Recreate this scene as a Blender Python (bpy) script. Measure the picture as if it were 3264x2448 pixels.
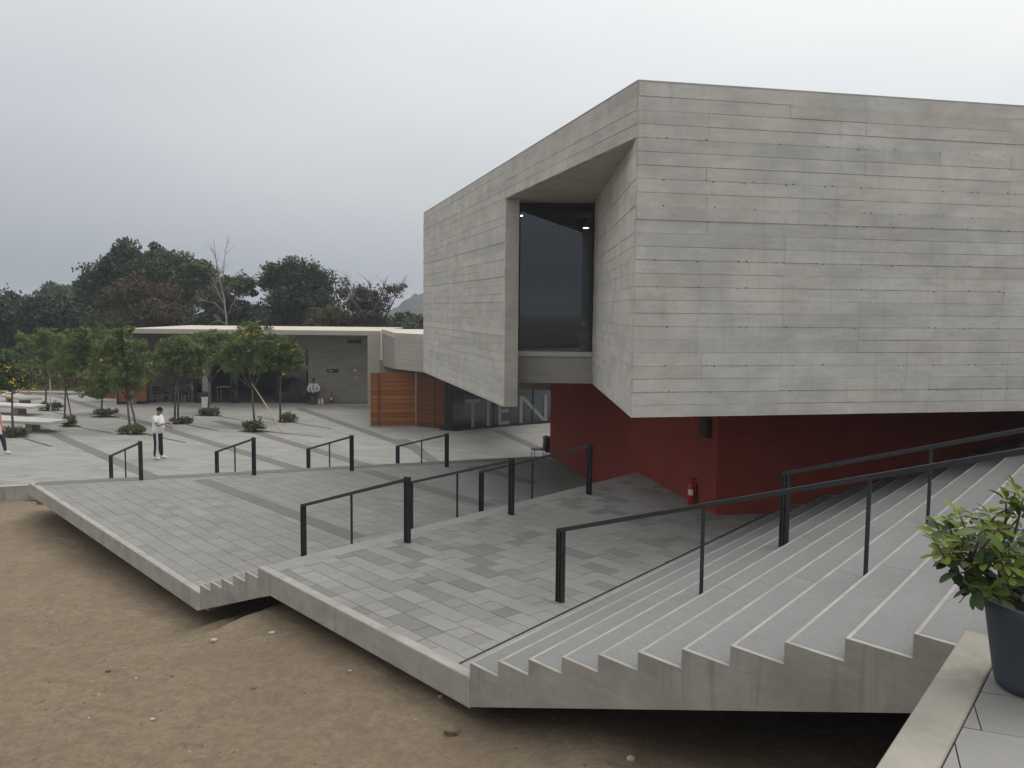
import bpy, bmesh, math, random
import numpy as np
from mathutils import Vector, Matrix, noise
random.seed(7); RNG = np.random.default_rng(11)
scene = bpy.context.scene
for o in list(bpy.data.objects): bpy.data.objects.remove(o)
C = scene.collection
PI = math.pi

# ------------------------------------------------------------------ camera
CAM_H = 4.95                                   # eye above the plaza paving (z = 0)
F_PX, CX, CY = 2750.0, 1632.0, 1224.0          # focal length and centre in photograph pixels (3264 x 2448)
PITCH, ROLL = math.radians(4.97), math.radians(0.55)
_f = Vector((0, math.cos(PITCH), -math.sin(PITCH))); _r = Vector((1, 0, 0)); _u = _r.cross(_f)
RV = _r*math.cos(ROLL) + _u*math.sin(ROLL)
UV = -_r*math.sin(ROLL) + _u*math.cos(ROLL)
EYE = Vector((0, 0, CAM_H))
cam = bpy.data.cameras.new('camera'); cam_ob = bpy.data.objects.new('camera', cam); C.objects.link(cam_ob)
cam.sensor_width = 36.0; cam.lens = F_PX/3264*36.0; cam.clip_start = 0.05; cam.clip_end = 5000
M = Matrix((RV, UV, -_f)).transposed().to_4x4(); M.translation = EYE
cam_ob.matrix_world = M
scene.camera = cam_ob
scene.render.resolution_x, scene.render.resolution_y = 1024, 768

# ------------------------------------------------------------------ sky, sun, exposure
SUN_EL, SUN_AZ = math.radians(62), math.radians(55)      # azimuth from +Y towards +X
SUN_DIR = Vector((math.sin(SUN_AZ)*math.cos(SUN_EL), math.cos(SUN_AZ)*math.cos(SUN_EL), math.sin(SUN_EL)))
world = bpy.data.worlds.new('World'); scene.world = world; world.use_nodes = True
nt = world.node_tree; N = nt.nodes; L = nt.links
for n in list(N): N.remove(n)
def wn(t, **k):
    n = N.new(t)
    for a, b in k.items(): setattr(n, a, b)
    return n
def wmath(op, a, b=None, c=None):
    n = N.new('ShaderNodeMath'); n.operation = op
    for i, x in enumerate((a, b, c)):
        if x is None: continue
        if isinstance(x, (int, float)): n.inputs[i].default_value = x
        else: L.new(x, n.inputs[i])
    return n.outputs[0]
tc = wn('ShaderNodeTexCoord')
sep = wn('ShaderNodeSeparateXYZ'); L.new(tc.outputs['Generated'], sep.inputs[0])
dot = wn('ShaderNodeVectorMath', operation='DOT_PRODUCT'); L.new(tc.outputs['Generated'], dot.inputs[0]); dot.inputs[1].default_value = SUN_DIR
zz = wmath('MAXIMUM', sep.outputs['Z'], 0.0)
# cloud layer: overcast luminance rising from the horizon, brighter round the veiled sun, mottled by soft cloud
mp = wn('ShaderNodeMapping'); L.new(tc.outputs['Generated'], mp.inputs[0]); mp.inputs['Scale'].default_value = (1.0, 1.0, 3.2)
nz = wn('ShaderNodeTexNoise'); L.new(mp.outputs[0], nz.inputs['Vector']); nz.inputs['Scale'].default_value = 1.9; nz.inputs['Detail'].default_value = 4; nz.inputs['Roughness'].default_value = .45
cl = wmath('SUBTRACT', nz.outputs['Fac'], 0.5)
glow = wmath('MAXIMUM', wmath('MULTIPLY_ADD', dot.outputs['Value'], 0.62, 0.38), 0.0)
glow = wmath('POWER', glow, 2.2)
lum = wmath('MULTIPLY_ADD', wmath('POWER', zz, 0.70), 0.58, 0.225)
lum = wmath('MULTIPLY_ADD', glow, 0.66, lum)
lum = wmath('MULTIPLY', lum, wmath('MULTIPLY_ADD', cl, 0.24, 1.0))
ramp = wn('ShaderNodeValToRGB'); L.new(lum, ramp.inputs[0])
ramp.color_ramp.elements[0].position = 0.28; ramp.color_ramp.elements[0].color = (0.865, 0.955, 1.085, 1)
ramp.color_ramp.elements[1].position = 0.85; ramp.color_ramp.elements[1].color = (0.985, 1.0, 1.005, 1)
mulc = wn('ShaderNodeVectorMath', operation='SCALE'); L.new(ramp.outputs[0], mulc.inputs[0]); L.new(lum, mulc.inputs['Scale'])
sky = wn('ShaderNodeTexSky', sky_type='NISHITA'); sky.sun_disc = False
sky.sun_elevation = SUN_EL; sky.sun_rotation = SUN_AZ; sky.air_density = 2.0; sky.dust_density = 6.0
bg1 = wn('ShaderNodeBackground'); L.new(sky.outputs[0], bg1.inputs[0]); bg1.inputs[1].default_value = 0.05
bg2 = wn('ShaderNodeBackground'); L.new(mulc.outputs[0], bg2.inputs[0]); bg2.inputs[1].default_value = 1.0
mixs = wn('ShaderNodeMixShader'); mixs.inputs[0].default_value = 0.88; L.new(bg1.outputs[0], mixs.inputs[1]); L.new(bg2.outputs[0], mixs.inputs[2])
wo = wn('ShaderNodeOutputWorld'); L.new(mixs.outputs[0], wo.inputs[0])
sun = bpy.data.lights.new('sun', 'SUN'); sun.energy = 0.9; sun.angle = math.radians(35); sun.color = (1.0, 0.97, 0.93)
sun_ob = bpy.data.objects.new('sun', sun); C.objects.link(sun_ob)
sun_ob.rotation_euler = (-SUN_DIR).to_track_quat('-Z', 'Y').to_euler(); sun_ob.location = (20, 20, 40)
vs = scene.view_settings; vs.view_transform = 'Standard'; vs.look = 'None'; vs.exposure = 0.27; vs.gamma = 1.0; vs.use_curve_mapping = False

# ------------------------------------------------------------------ pixel -> place helpers (photograph pixels)
def ray(u, v): return RV*((u-CX)/F_PX) - UV*((v-CY)/F_PX) + _f
def atz(u, v, z=0.0):
    d = ray(u, v); return EYE + d*((z-CAM_H)/d.z)
def aty(u, v, y):
    d = ray(u, v); return EYE + d*(y/d.y)
K22 = 3264/2212

# ------------------------------------------------------------------ mesh helpers
def mesh_of(name, verts, faces, mats=(), smooth=False, fmat=None):
    me = bpy.data.meshes.new(name); me.from_pydata([tuple(v) for v in verts], [], faces)
    for m in mats: me.materials.append(m)
    if fmat is not None: me.polygons.foreach_set('material_index', fmat)
    if smooth: me.polygons.foreach_set('use_smooth', [True]*len(me.polygons))
    me.update(); return me
def ob_of(name, me, parent=None, loc=None, **props):
    o = bpy.data.objects.new(name, me); C.objects.link(o)
    if parent is not None:
        o.parent = parent
        o.matrix_parent_inverse = parent_world(parent).inverted()
    if loc is not None: o.location = loc
    for k, v in props.items(): o[k] = v
    return o
def parent_world(p):
    m = p.matrix_basis.copy()
    if p.parent is not None: m = parent_world(p.parent) @ p.matrix_parent_inverse @ m
    return m
def thing(name, label, cat, loc=(0, 0, 0), group=None):
    o = bpy.data.objects.new(name, None); C.objects.link(o); o.location = loc; o.empty_display_size = .2
    o['label'] = label; o['category'] = cat
    if group: o['group'] = group
    return o
def tag(o, label=None, cat=None, group=None, kind=None):
    if label: o['label'] = label
    if cat: o['category'] = cat
    if group: o['group'] = group
    if kind: o['kind'] = kind
    return o
class MB:
    """collects shapes into ONE mesh"""
    def __init__(s): s.v = []; s.f = []; s.m = []
    def add(s, verts, faces, mi=0):
        b = len(s.v); s.v += [tuple(v) for v in verts]; s.f += [tuple(i+b for i in f) for f in faces]; s.m += [mi]*len(faces); return s
    def box(s, c, h, rz=0.0, mi=0, ax=None):
        c = Vector(c)
        if ax is None: ax = (Vector((math.cos(rz), math.sin(rz), 0)), Vector((-math.sin(rz), math.cos(rz), 0)), Vector((0, 0, 1)))
        vs_ = [c + ax[0]*(sx*h[0]) + ax[1]*(sy*h[1]) + ax[2]*(sz*h[2]) for sz in (-1, 1) for sy in (-1, 1) for sx in (-1, 1)]
        return s.add(vs_, [(0, 2, 3, 1), (4, 5, 7, 6), (0, 1, 5, 4), (2, 6, 7, 3), (0, 4, 6, 2), (1, 3, 7, 5)], mi)
    def prism(s, poly, z0, z1, mi=0):
        n = len(poly)
        zz0 = z0 if isinstance(z0, (list, tuple)) else [z0]*n
        zz1 = z1 if isinstance(z1, (list, tuple)) else [z1]*n
        a = sum(poly[i][0]*poly[(i+1) % n][1]-poly[(i+1) % n][0]*poly[i][1] for i in range(n))
        idx = list(range(n)) if a > 0 else list(range(n))[::-1]
        p = [poly[i] for i in idx]; q0 = [zz0[i] for i in idx]; q1 = [zz1[i] for i in idx]
        vs_ = [(p[i][0], p[i][1], q0[i]) for i in range(n)] + [(p[i][0], p[i][1], q1[i]) for i in range(n)]
        fs = [tuple(range(n))[::-1], tuple(range(n, 2*n))] + [(i, (i+1) % n, n+(i+1) % n, n+i) for i in range(n)]
        return s.add(vs_, fs, mi)
    def hexa(s, b4, t4, mi=0):
        return s.add(list(b4)+list(t4), [(3, 2, 1, 0), (4, 5, 6, 7), (0, 1, 5, 4), (1, 2, 6, 5), (2, 3, 7, 6), (3, 0, 4, 7)], mi)
    def tube(s, pts, rad, n=8, mi=0, cap=True):
        pts = [Vector(p) for p in pts]
        if not isinstance(rad, (list, tuple)): rad = [rad]*len(pts)
        up = Vector((.21, .13, .97)); rings = []; verts = []
        for i, p in enumerate(pts):
            t = (pts[min(i+1, len(pts)-1)] - pts[max(i-1, 0)]).normalized()
            x = t.cross(up)
            if x.length < 1e-3: x = t.cross(Vector((1, 0, 0)))
            x.normalize(); y = t.cross(x).normalized()
            for k in range(n):
                a = 2*PI*k/n; verts.append(p + x*(math.cos(a)*rad[i]) + y*(math.sin(a)*rad[i]))
        fs = []
        for i in range(len(pts)-1):
            for k in range(n):
                a = i*n+k; b = i*n+(k+1) % n
                fs.append((a, b, b+n, a+n))
        if cap: fs += [tuple(range(n))[::-1], tuple(range((len(pts)-1)*n, len(pts)*n))]
        return s.add(verts, fs, mi)
    def lathe(s, prof, c=(0, 0, 0), n=24, mi=0):
        verts = []; fs = []; m = len(prof)
        for r, z in prof:
            for k in range(n):
                a = 2*PI*k/n; verts.append((c[0]+r*math.cos(a), c[1]+r*math.sin(a), c[2]+z))
        for i in range(m-1):
            for k in range(n):
                a = i*n+k; b = i*n+(k+1) % n; fs.append((a, b, b+n, a+n))
        fs.append(tuple(range(n))[::-1]); fs.append(tuple(range((m-1)*n, m*n)))
        return s.add(verts, fs, mi)
    def build(s, name, mats, parent=None, smooth=False, bevel=0.0, seg=1, **props):
        if not isinstance(mats, (list, tuple)): mats = [mats]
        me = mesh_of(name, s.v, s.f, mats, smooth, s.m)
        if len(s.v) < 6000 and not props.get('kind'):
            bm = bmesh.new(); bm.from_mesh(me); bmesh.ops.recalc_face_normals(bm, faces=bm.faces[:]); bm.to_mesh(me); bm.free()
        if bevel > 0:
            bm = bmesh.new(); bm.from_mesh(me)
            bmesh.ops.bevel(bm, geom=bm.edges[:], offset=bevel, segments=seg, affect='EDGES', clamp_overlap=True)
            bm.to_mesh(me); bm.free()
        return ob_of(name, me, parent, **props)
# ------------------------------------------------------------------ materials
class NT:
    def __init__(s, name):
        s.m = bpy.data.materials.new(name); s.m.use_nodes = True; s.t = s.m.node_tree; s.N = s.t.nodes; s.L = s.t.links
        for n in list(s.N): s.N.remove(n)
        s.out = s.N.new('ShaderNodeOutputMaterial'); s.b = s.N.new('ShaderNodeBsdfPrincipled'); s.L.new(s.b.outputs[0], s.out.inputs[0])
    def put(s, sock, x):
        if hasattr(x, 'links') or isinstance(x, bpy.types.NodeSocket): s.L.new(x, sock)
        else:
            if sock.type == 'RGBA' and len(x) == 3: x = (*x, 1)
            sock.default_value = x
    def pos(s, scale=(1, 1, 1), obj=False, rot=(0, 0, 0)):
        if obj: src = s.N.new('ShaderNodeTexCoord').outputs['Object']
        else: src = s.N.new('ShaderNodeNewGeometry').outputs['Position']
        mp = s.N.new('ShaderNodeMapping'); s.L.new(src, mp.inputs[0]); mp.inputs['Scale'].default_value = scale; mp.inputs['Rotation'].default_value = rot
        return mp.outputs[0]
    def noise(s, vec, scale, detail=4, rough=.55, dist=0):
        n = s.N.new('ShaderNodeTexNoise'); s.L.new(vec, n.inputs['Vector']); n.inputs['Scale'].default_value = scale
        n.inputs['Detail'].default_value = detail; n.inputs['Roughness'].default_value = rough; n.inputs['Distortion'].default_value = dist
        return n.outputs['Fac']
    def ramp(s, fac, stops):
        r = s.N.new('ShaderNodeValToRGB'); s.L.new(fac, r.inputs[0]); e = r.color_ramp.elements
        while len(e) < len(stops): e.new(.5)
        for i, (p, c) in enumerate(stops):
            e[i].position = p; e[i].color = (c, c, c, 1) if isinstance(c, (int, float)) else (*c, 1)
        return r.outputs[0]
    def mix(s, fac, a, b, mode='MIX'):
        m = s.N.new('ShaderNodeMix'); m.data_type = 'RGBA'; m.blend_type = mode
        s.put(m.inputs[0], fac); s.put(m.inputs[6], a); s.put(m.inputs[7], b); return m.outputs[2]
    def math(s, op, a, b=None):
        n = s.N.new('ShaderNodeMath'); n.operation = op; s.put(n.inputs[0], a)
        if b is not None: s.put(n.inputs[1], b)
        return n.outputs[0]
    def bump(s, h, strength=.3, dist=.01):
        b = s.N.new('ShaderNodeBump'); s.L.new(h, b.inputs['Height']); b.inputs['Strength'].default_value = strength; b.inputs['Distance'].default_value = dist
        s.L.new(b.outputs[0], s.b.inputs['Normal'])
    def objrand(s): return s.N.new('ShaderNodeObjectInfo').outputs['Random']
    def col(s, c): s.put(s.b.inputs['Base Color'], c)
    def rough(s, r): s.put(s.b.inputs['Roughness'], r)
    def spec(s, x): s.b.inputs['Specular IOR Level'].default_value = x

def concrete(name, base, var=.16, rand=0.0, streak=0.0, warm=(1.05, 1.0, .92), grain=.5, blotch=1.1, pits=False):
    m = NT(name); p = m.pos(); b = Vector(base)
    big = m.noise(p, blotch, 5, .6, .4)
    c = m.mix(m.ramp(big, [(.3, 0.0), (.72, 1.0)]), b*(1-var), b*(1+var*.55))
    wv = m.noise(m.pos((.7, .7, 1.6)), .8, 3)
    c = m.mix(m.ramp(wv, [(.45, 0.0), (.75, .8)]), c, m.mix(1.0, c, warm, 'MULTIPLY'))
    pal = m.noise(m.pos((.5, .5, 2.4)), 3.2, 6, .75, .2)
    c = m.mix(m.ramp(pal, [(.50, 0.0), (.64, .55)]), c, b*1.13); c = m.mix(m.ramp(pal, [(.33, .55), (.47, 0.0)]), c, b*.74)
    med = m.noise(m.pos((1, 1, 2.2)), 5.5, 5, .65, .6)
    c = m.mix(m.ramp(med, [(.58, 0.0), (.76, .5)]), c, b*.66)
    if streak:
        st = m.noise(m.pos((5.5, 5.5, .35)), 1.6, 4, .6)
        c = m.mix(m.ramp(st, [(.56, 0.0), (.8, streak)]), c, b*.5)
    if rand:
        rr = m.objrand()
        c = m.mix(1.0, c, m.ramp(rr, [(0, 1-rand), (.5, 1.0), (1, 1+rand*.5)]), 'MULTIPLY')
    if pits:
        pt = m.noise(p, 34, 2, .5)
        c = m.mix(m.ramp(pt, [(.70, 0.0), (.77, .55)]), c, b*.3)
    fine = m.noise(p, 95, 3, .7)
    c = m.mix(m.ramp(fine, [(.35, 0.0), (.7, grain*.5)]), c, b*.72)
    m.col(c); m.rough(.88); m.spec(.25)
    h = m.math('ADD', m.math('MULTIPLY', med, 1.0), m.math('MULTIPLY', fine, .35)); m.bump(h, .35, .006)
    return m.m
def plain(name, c, rough=.6, metal=0.0, var=.12, scale=6, spec=.4, bump=0.0):
    m = NT(name); p = m.pos(obj=True); n = m.noise(p, scale, 4)
    b = Vector(c); m.col(m.mix(n, b*(1-var), b*(1+var))); m.rough(m.ramp(n, [(0, max(rough-.08, 0)), (1, min(rough+.08, 1))])); m.b.inputs['Metallic'].default_value = metal; m.spec(spec)
    if bump: m.bump(n, bump, .01)
    return m.m
def paver(name, base, rand=.05):
    m = NT(name); p = m.pos(); b = Vector(base)
    big = m.noise(p, .55, 3); fine = m.noise(p, 120, 3, .75); med = m.noise(p, 9, 4, .6)
    c = m.mix(m.ramp(big, [(.3, 0.0), (.7, 1.0)]), b*.9, b*1.07)
    c = m.mix(m.ramp(med, [(.35, 0.0), (.8, .7)]), c, b*.84)
    c = m.mix(m.ramp(fine, [(.4, 0.0), (.62, .55)]), c, b*.58)
    blot = m.noise(p, 2.6, 5, .65, .8)
    c = m.mix(m.ramp(blot, [(.62, 0.0), (.75, .35)]), c, b*.62)
    c = m.mix(1.0, c, m.ramp(m.objrand(), [(0, 1-rand), (1, 1+rand)]), 'MULTIPLY')
    m.col(c); m.rough(.87); m.spec(.25); m.bump(fine, .25, .003)
    return m.m
def leafmat(name, base, var=.35, rough=.55, trans=.25):
    m = NT(name); p = m.pos(); n = m.noise(p, 1.3, 3); n2 = m.noise(p, 13, 2); b = Vector(base)
    c = m.mix(n, b*(1-var), b*(1+var)); c = m.mix(m.ramp(n2, [(.35, 0.0), (.75, .6)]), c, (b[0]*1.45, b[1]*1.25, b[2]*.9))
    m.col(c); m.rough(rough); m.spec(.3)
    t = m.N.new('ShaderNodeBsdfTranslucent'); m.L.new(c, t.inputs[0])
    mx = m.N.new('ShaderNodeMixShader'); mx.inputs[0].default_value = trans
    m.L.new(m.b.outputs[0], mx.inputs[1]); m.L.new(t.outputs[0], mx.inputs[2]); m.L.new(mx.outputs[0], m.out.inputs[0])
    return m.m
def glassmat(name, tint=(.75, .8, .82), ior=1.75):
    m = NT(name); g = m.N.new('ShaderNodeBsdfGlossy'); g.inputs['Roughness'].default_value = .01; g.inputs[0].default_value = (.95, .97, 1, 1)
    t = m.N.new('ShaderNodeBsdfTransparent'); t.inputs[0].default_value = (*tint, 1)
    f = m.N.new('ShaderNodeFresnel'); f.inputs[0].default_value = ior
    mx = m.N.new('ShaderNodeMixShader'); m.L.new(f.outputs[0], mx.inputs[0]); m.L.new(t.outputs[0], mx.inputs[1]); m.L.new(g.outputs[0], mx.inputs[2]); m.L.new(mx.outputs[0], m.out.inputs[0])
    return m.m
def woodmat(name, a, b):
    m = NT(name); rr = m.objrand(); p = m.pos((.6, .6, 14), obj=True)
    g = m.noise(p, 3.0, 6, .65, 1.2); g2 = m.noise(m.pos((1.2, 1.2, 60), obj=True), 2.5, 3)
    c = m.mix(m.ramp(rr, [(0, 0.0), (1, 1.0)]), a, b); dk = m.mix(1.0, c, (.5, .45, .42), 'MULTIPLY')
    c = m.mix(m.ramp(g, [(.4, 0.0), (.75, .75)]), c, dk); c = m.mix(m.ramp(g2, [(.45, 0.0), (.8, .35)]), c, dk)
    m.col(c); m.rough(.5); m.spec(.35); m.bump(g, .2, .003); return m.m
def sandmat():
    m = NT('sand'); p = m.pos(); b = Vector((.282, .216, .148))
    a = m.noise(p, .45, 4); d = m.noise(p, 3.2, 6, .65, .7); f = m.noise(p, 60, 4, .75); s = m.noise(p, 210, 2, .6)
    c = m.mix(m.ramp(a, [(.3, 0.0), (.7, 1.0)]), b*.84, b*1.12)
    c = m.mix(m.ramp(d, [(.35, .6), (.57, 0.0)]), c, b*.68)
    d2 = m.noise(p, 11, 5, .7, .5)
    c = m.mix(m.ramp(d2, [(.37, .6), (.54, 0.0)]), c, b*.66); c = m.mix(m.ramp(d2, [(.55, 0.0), (.72, .5)]), c, b*1.25)
    c = m.mix(m.ramp(f, [(.5, 0.0), (.75, .6)]), c, b*.6)
    c = m.mix(m.ramp(s, [(.66, 0.0), (.74, .7)]), c, (.42, .37, .30))
    m.col(c); m.rough(.96); m.spec(.12)
    m.bump(m.math('ADD', m.math('MULTIPLY', d, 1.6), m.math('MULTIPLY', f, .5)), .9, .05); return m.m

MAT = dict(
 board=concrete('board_marked_concrete', (.575, .550, .508), .22, .10, .34, pits=True, blotch=1.6),
 boardL=concrete('board_marked_concrete_side', (.565, .540, .498), .19, .10, .22, blotch=1.7),
 core=concrete('concrete_joint', (.33, .315, .29), .75, blotch=2.2),
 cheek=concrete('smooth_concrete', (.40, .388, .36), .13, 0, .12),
 slab=concrete('slab_edge_concrete', (.410, .384, .334), .28, 0, .7, grain=.4, blotch=1.8, pits=True),
 step=concrete('step_concrete', (.385, .362, .322), .28, 0, .75, blotch=1.6, pits=True),
 cream=concrete('cream_kerb_concrete', (.365, .343, .292), .34, 0, 0, blotch=1.1, pits=True),
 strip=concrete('border_concrete', (.285, .278, .260), .14, 0, 0, grain=.6),
 tread=paver('washed_tread', (.238, .237, .231), .05), nosing=concrete('nosing_concrete', (.345, .333, .308), .25, blotch=3.0),
 paveC0=paver('paver_pale', (.305, .293, .270)), paveC1=paver('paver_mid', (.272, .263, .245)), paveC2=paver('paver_dark', (.222, .217, .206)),
 paveB=paver('paver_terrace', (.285, .275, .254), .08), paveB1=paver('paver_terrace_grey', (.262, .254, .238), .08),
 paveA=paver('paver_plaza', (.318, .306, .282), .06), paveA1=paver('paver_plaza_grey', (.285, .276, .256), .06),
 band=paver('paver_band', (.178, .172, .158), .06),
 joint=plain('paving_joint', (.075, .072, .066), .95),
 sand=sandmat(),
 red=concrete('red_plaster', (.262, .048, .032), .20, 0, .12, warm=(1.08, 1.0, .95), grain=.2),
 steel=plain('dark_steel', (.018, .021, .025), .42, .0, .25, 9, .5),
 frame=plain('dark_frame', (.02, .022, .024), .45, 0, .2),
 sill=plain('aluminium_sill', (.50, .51, .51), .4, .3, .08),
 glass=glassmat('window_glass', (.62, .68, .72), 1.75), glass2=glassmat('shop_glass', (.55, .6, .62), 1.6),
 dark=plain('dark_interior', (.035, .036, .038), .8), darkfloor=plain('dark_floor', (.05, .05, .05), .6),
 white=plain('white_letter', (.24, .245, .24), .5), roofpale=concrete('pale_roof', (.52, .475, .40), .08),
 pav=concrete('pavilion_concrete', (.31, .285, .245), .14, .08, .2), pavl=concrete('pavilion_edge', (.44, .405, .36), .10),
 wood=woodmat('plank_wood', (.37, .145, .045), (.23, .080, .028)), wood2=woodmat('dark_plank_wood', (.20, .066, .028), (.13, .042, .020)),
 bark=plain('bark', (.13, .105, .08), .9, 0, .3, 25, .2, .5), barkpale=plain('pale_bark', (.25, .235, .21), .9, 0, .2, 20, .2, .4), stake=plain('bamboo_stake', (.42, .32, .17), .7, 0, .2, 15, .3),
 darkred=plain('dark_red_box', (.045, .014, .012), .7), soil=plain('soil', (.06, .045, .03), .95, 0, .4, 30), metal=plain('light_metal', (.45, .46, .46), .35, .8, .1),
 plastic_black=plain('black_plastic', (.02, .02, .022), .5), pot=plain('blue_grey_pot', (.050, .060, .075), .68, 0, .22, 7, .4, .25),
 redpaint=plain('red_paint', (.42, .015, .015), .3, 0, .1), label=plain('paper_label', (.75, .74, .70), .6), bench=concrete('bench_concrete', (.50, .48, .44), .10),
 field=plain('dry_field', (.105, .088, .052), .95, 0, .45, .9, .1, .5),
 skin=plain('skin', (.30, .165, .10), .55, 0, .1), hair=plain('black_hair', (.008, .007, .007), .9, 0, .1, 6, .1), whitecloth=plain('white_cloth', (.74, .74, .76), .85, 0, .05, 20), shirt=plain('pale_shirt', (.60, .61, .66), .8, 0, .08),
 blackcloth=plain('black_cloth', (.014, .014, .018), .85), stripe=plain('white_stripe', (.62, .64, .70), .8), shoe=plain('white_shoe', (.68, .67, .64), .6), pink=plain('pink_cloth', (.62, .13, .16), .8), jeans=plain('dark_jeans', (.022, .03, .06), .85), bag=plain('cream_bag', (.66, .61, .48), .8),
 silver=plain('silver_case', (.42, .43, .46), .35, .5), navy=plain('navy_cloth', (.02, .022, .035), .85),
 L_small=leafmat('feathery_leaf', (.110, .160, .046)), L_small2=leafmat('feathery_leaf_light', (.135, .190, .045)), L_small3=leafmat('feathery_leaf_dark', (.070, .108, .036)),
 L_big=leafmat('dark_leaf', (.040, .064, .030)), L_big2=leafmat('mid_leaf', (.066, .100, .038)), L_dk=leafmat('deep_leaf', (.032, .050, .032)),
 L_brown=leafmat('dead_brown_leaf', (.058, .036, .022)), L_brown2=leafmat('rust_leaf', (.085, .055, .034)), L_yel=leafmat('yellow_green_leaf', (.12, .12, .028)),
 L_shrub=leafmat('shrub_leaf', (.115, .130, .055)), L_shrub2=leafmat('shrub_leaf_dark', (.070, .085, .042)),
 L_pot=leafmat('glossy_leaf', (.062, .104, .024), .3, .50, .2), L_pot2=leafmat('young_leaf', (.165, .220, .034), .25, .5, .3), L_pot3=leafmat('deep_glossy_leaf', (.032, .060, .020), .25, .46, .15),
 flower=plain('yellow_flower', (.80, .58, .05), .6), hill=leafmat('hill_forest', (.040, .052, .040), .3),
 pebble=plain('pebble', (.40, .37, .31), .85, 0, .15), clod=plain('clod', (.16, .122, .084), .95, 0, .2),
)
def emis(name, c, s):
    m = NT(name); m.b.inputs['Emission Color'].default_value = (*c, 1); m.b.inputs['Emission Strength'].default_value = s; m.col(c); return m.m
MAT['lamp'] = emis('lit_downlight', (1.0, .88, .60), 9); MAT['lampred'] = emis('lit_downlight_red', (1.0, .50, .38), 8)
# ------------------------------------------------------------------ site frame: s runs along the free edge of the terraces, n into them
E2, N2, Q0 = Vector((.6609, -.7505)), Vector((.7505, .6609)), Vector((-.645, 8.229))
M1, M2 = Vector((.608, .794)), Vector((.652, .758))
def SN(s, n): return Q0 + E2*s + N2*n
def on_edge(s, d, t): return Q0 + E2*s + d*t
def isect(p, d, q, g):
    den = d.x*g.y - d.y*g.x; w = q-p; return p + d*((w.x*g.y - w.y*g.x)/den)
ZA, ZB, ZC, ZD, RISE, GO = 0.0, 0.55, 1.45, 3.20, .15, .41
RC, RL = Vector((3.52, 14.6)), Vector((1.47, 24.9)); RRD = Vector((1, .175)).normalized(); RLD = (RL-RC).normalized()
def clip(poly, conv):
    out = list(poly); n = len(conv)
    ar = sum(conv[i][0]*conv[(i+1) % n][1]-conv[(i+1) % n][0]*conv[i][1] for i in range(n)); sg = 1 if ar > 0 else -1
    for i in range(n):
        a, b = conv[i], conv[(i+1) % n]; inp = out; out = []
        def side(p): return sg*((b[0]-a[0])*(p[1]-a[1])-(b[1]-a[1])*(p[0]-a[0]))
        for k in range(len(inp)):
            p, q = inp[k], inp[(k+1) % len(inp)]; sp, sq = side(p), side(q)
            if sp >= 0: out.append(p)
            if (sp >= 0) != (sq >= 0):
                t = sp/(sp-sq); out.append((p[0]+(q[0]-p[0])*t, p[1]+(q[1]-p[1])*t))
        if not out: return []
    return out
def parea(p): return abs(sum(p[i][0]*p[(i+1) % len(p)][1]-p[(i+1) % len(p)][0]*p[i][1] for i in range(len(p))))/2

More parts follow.
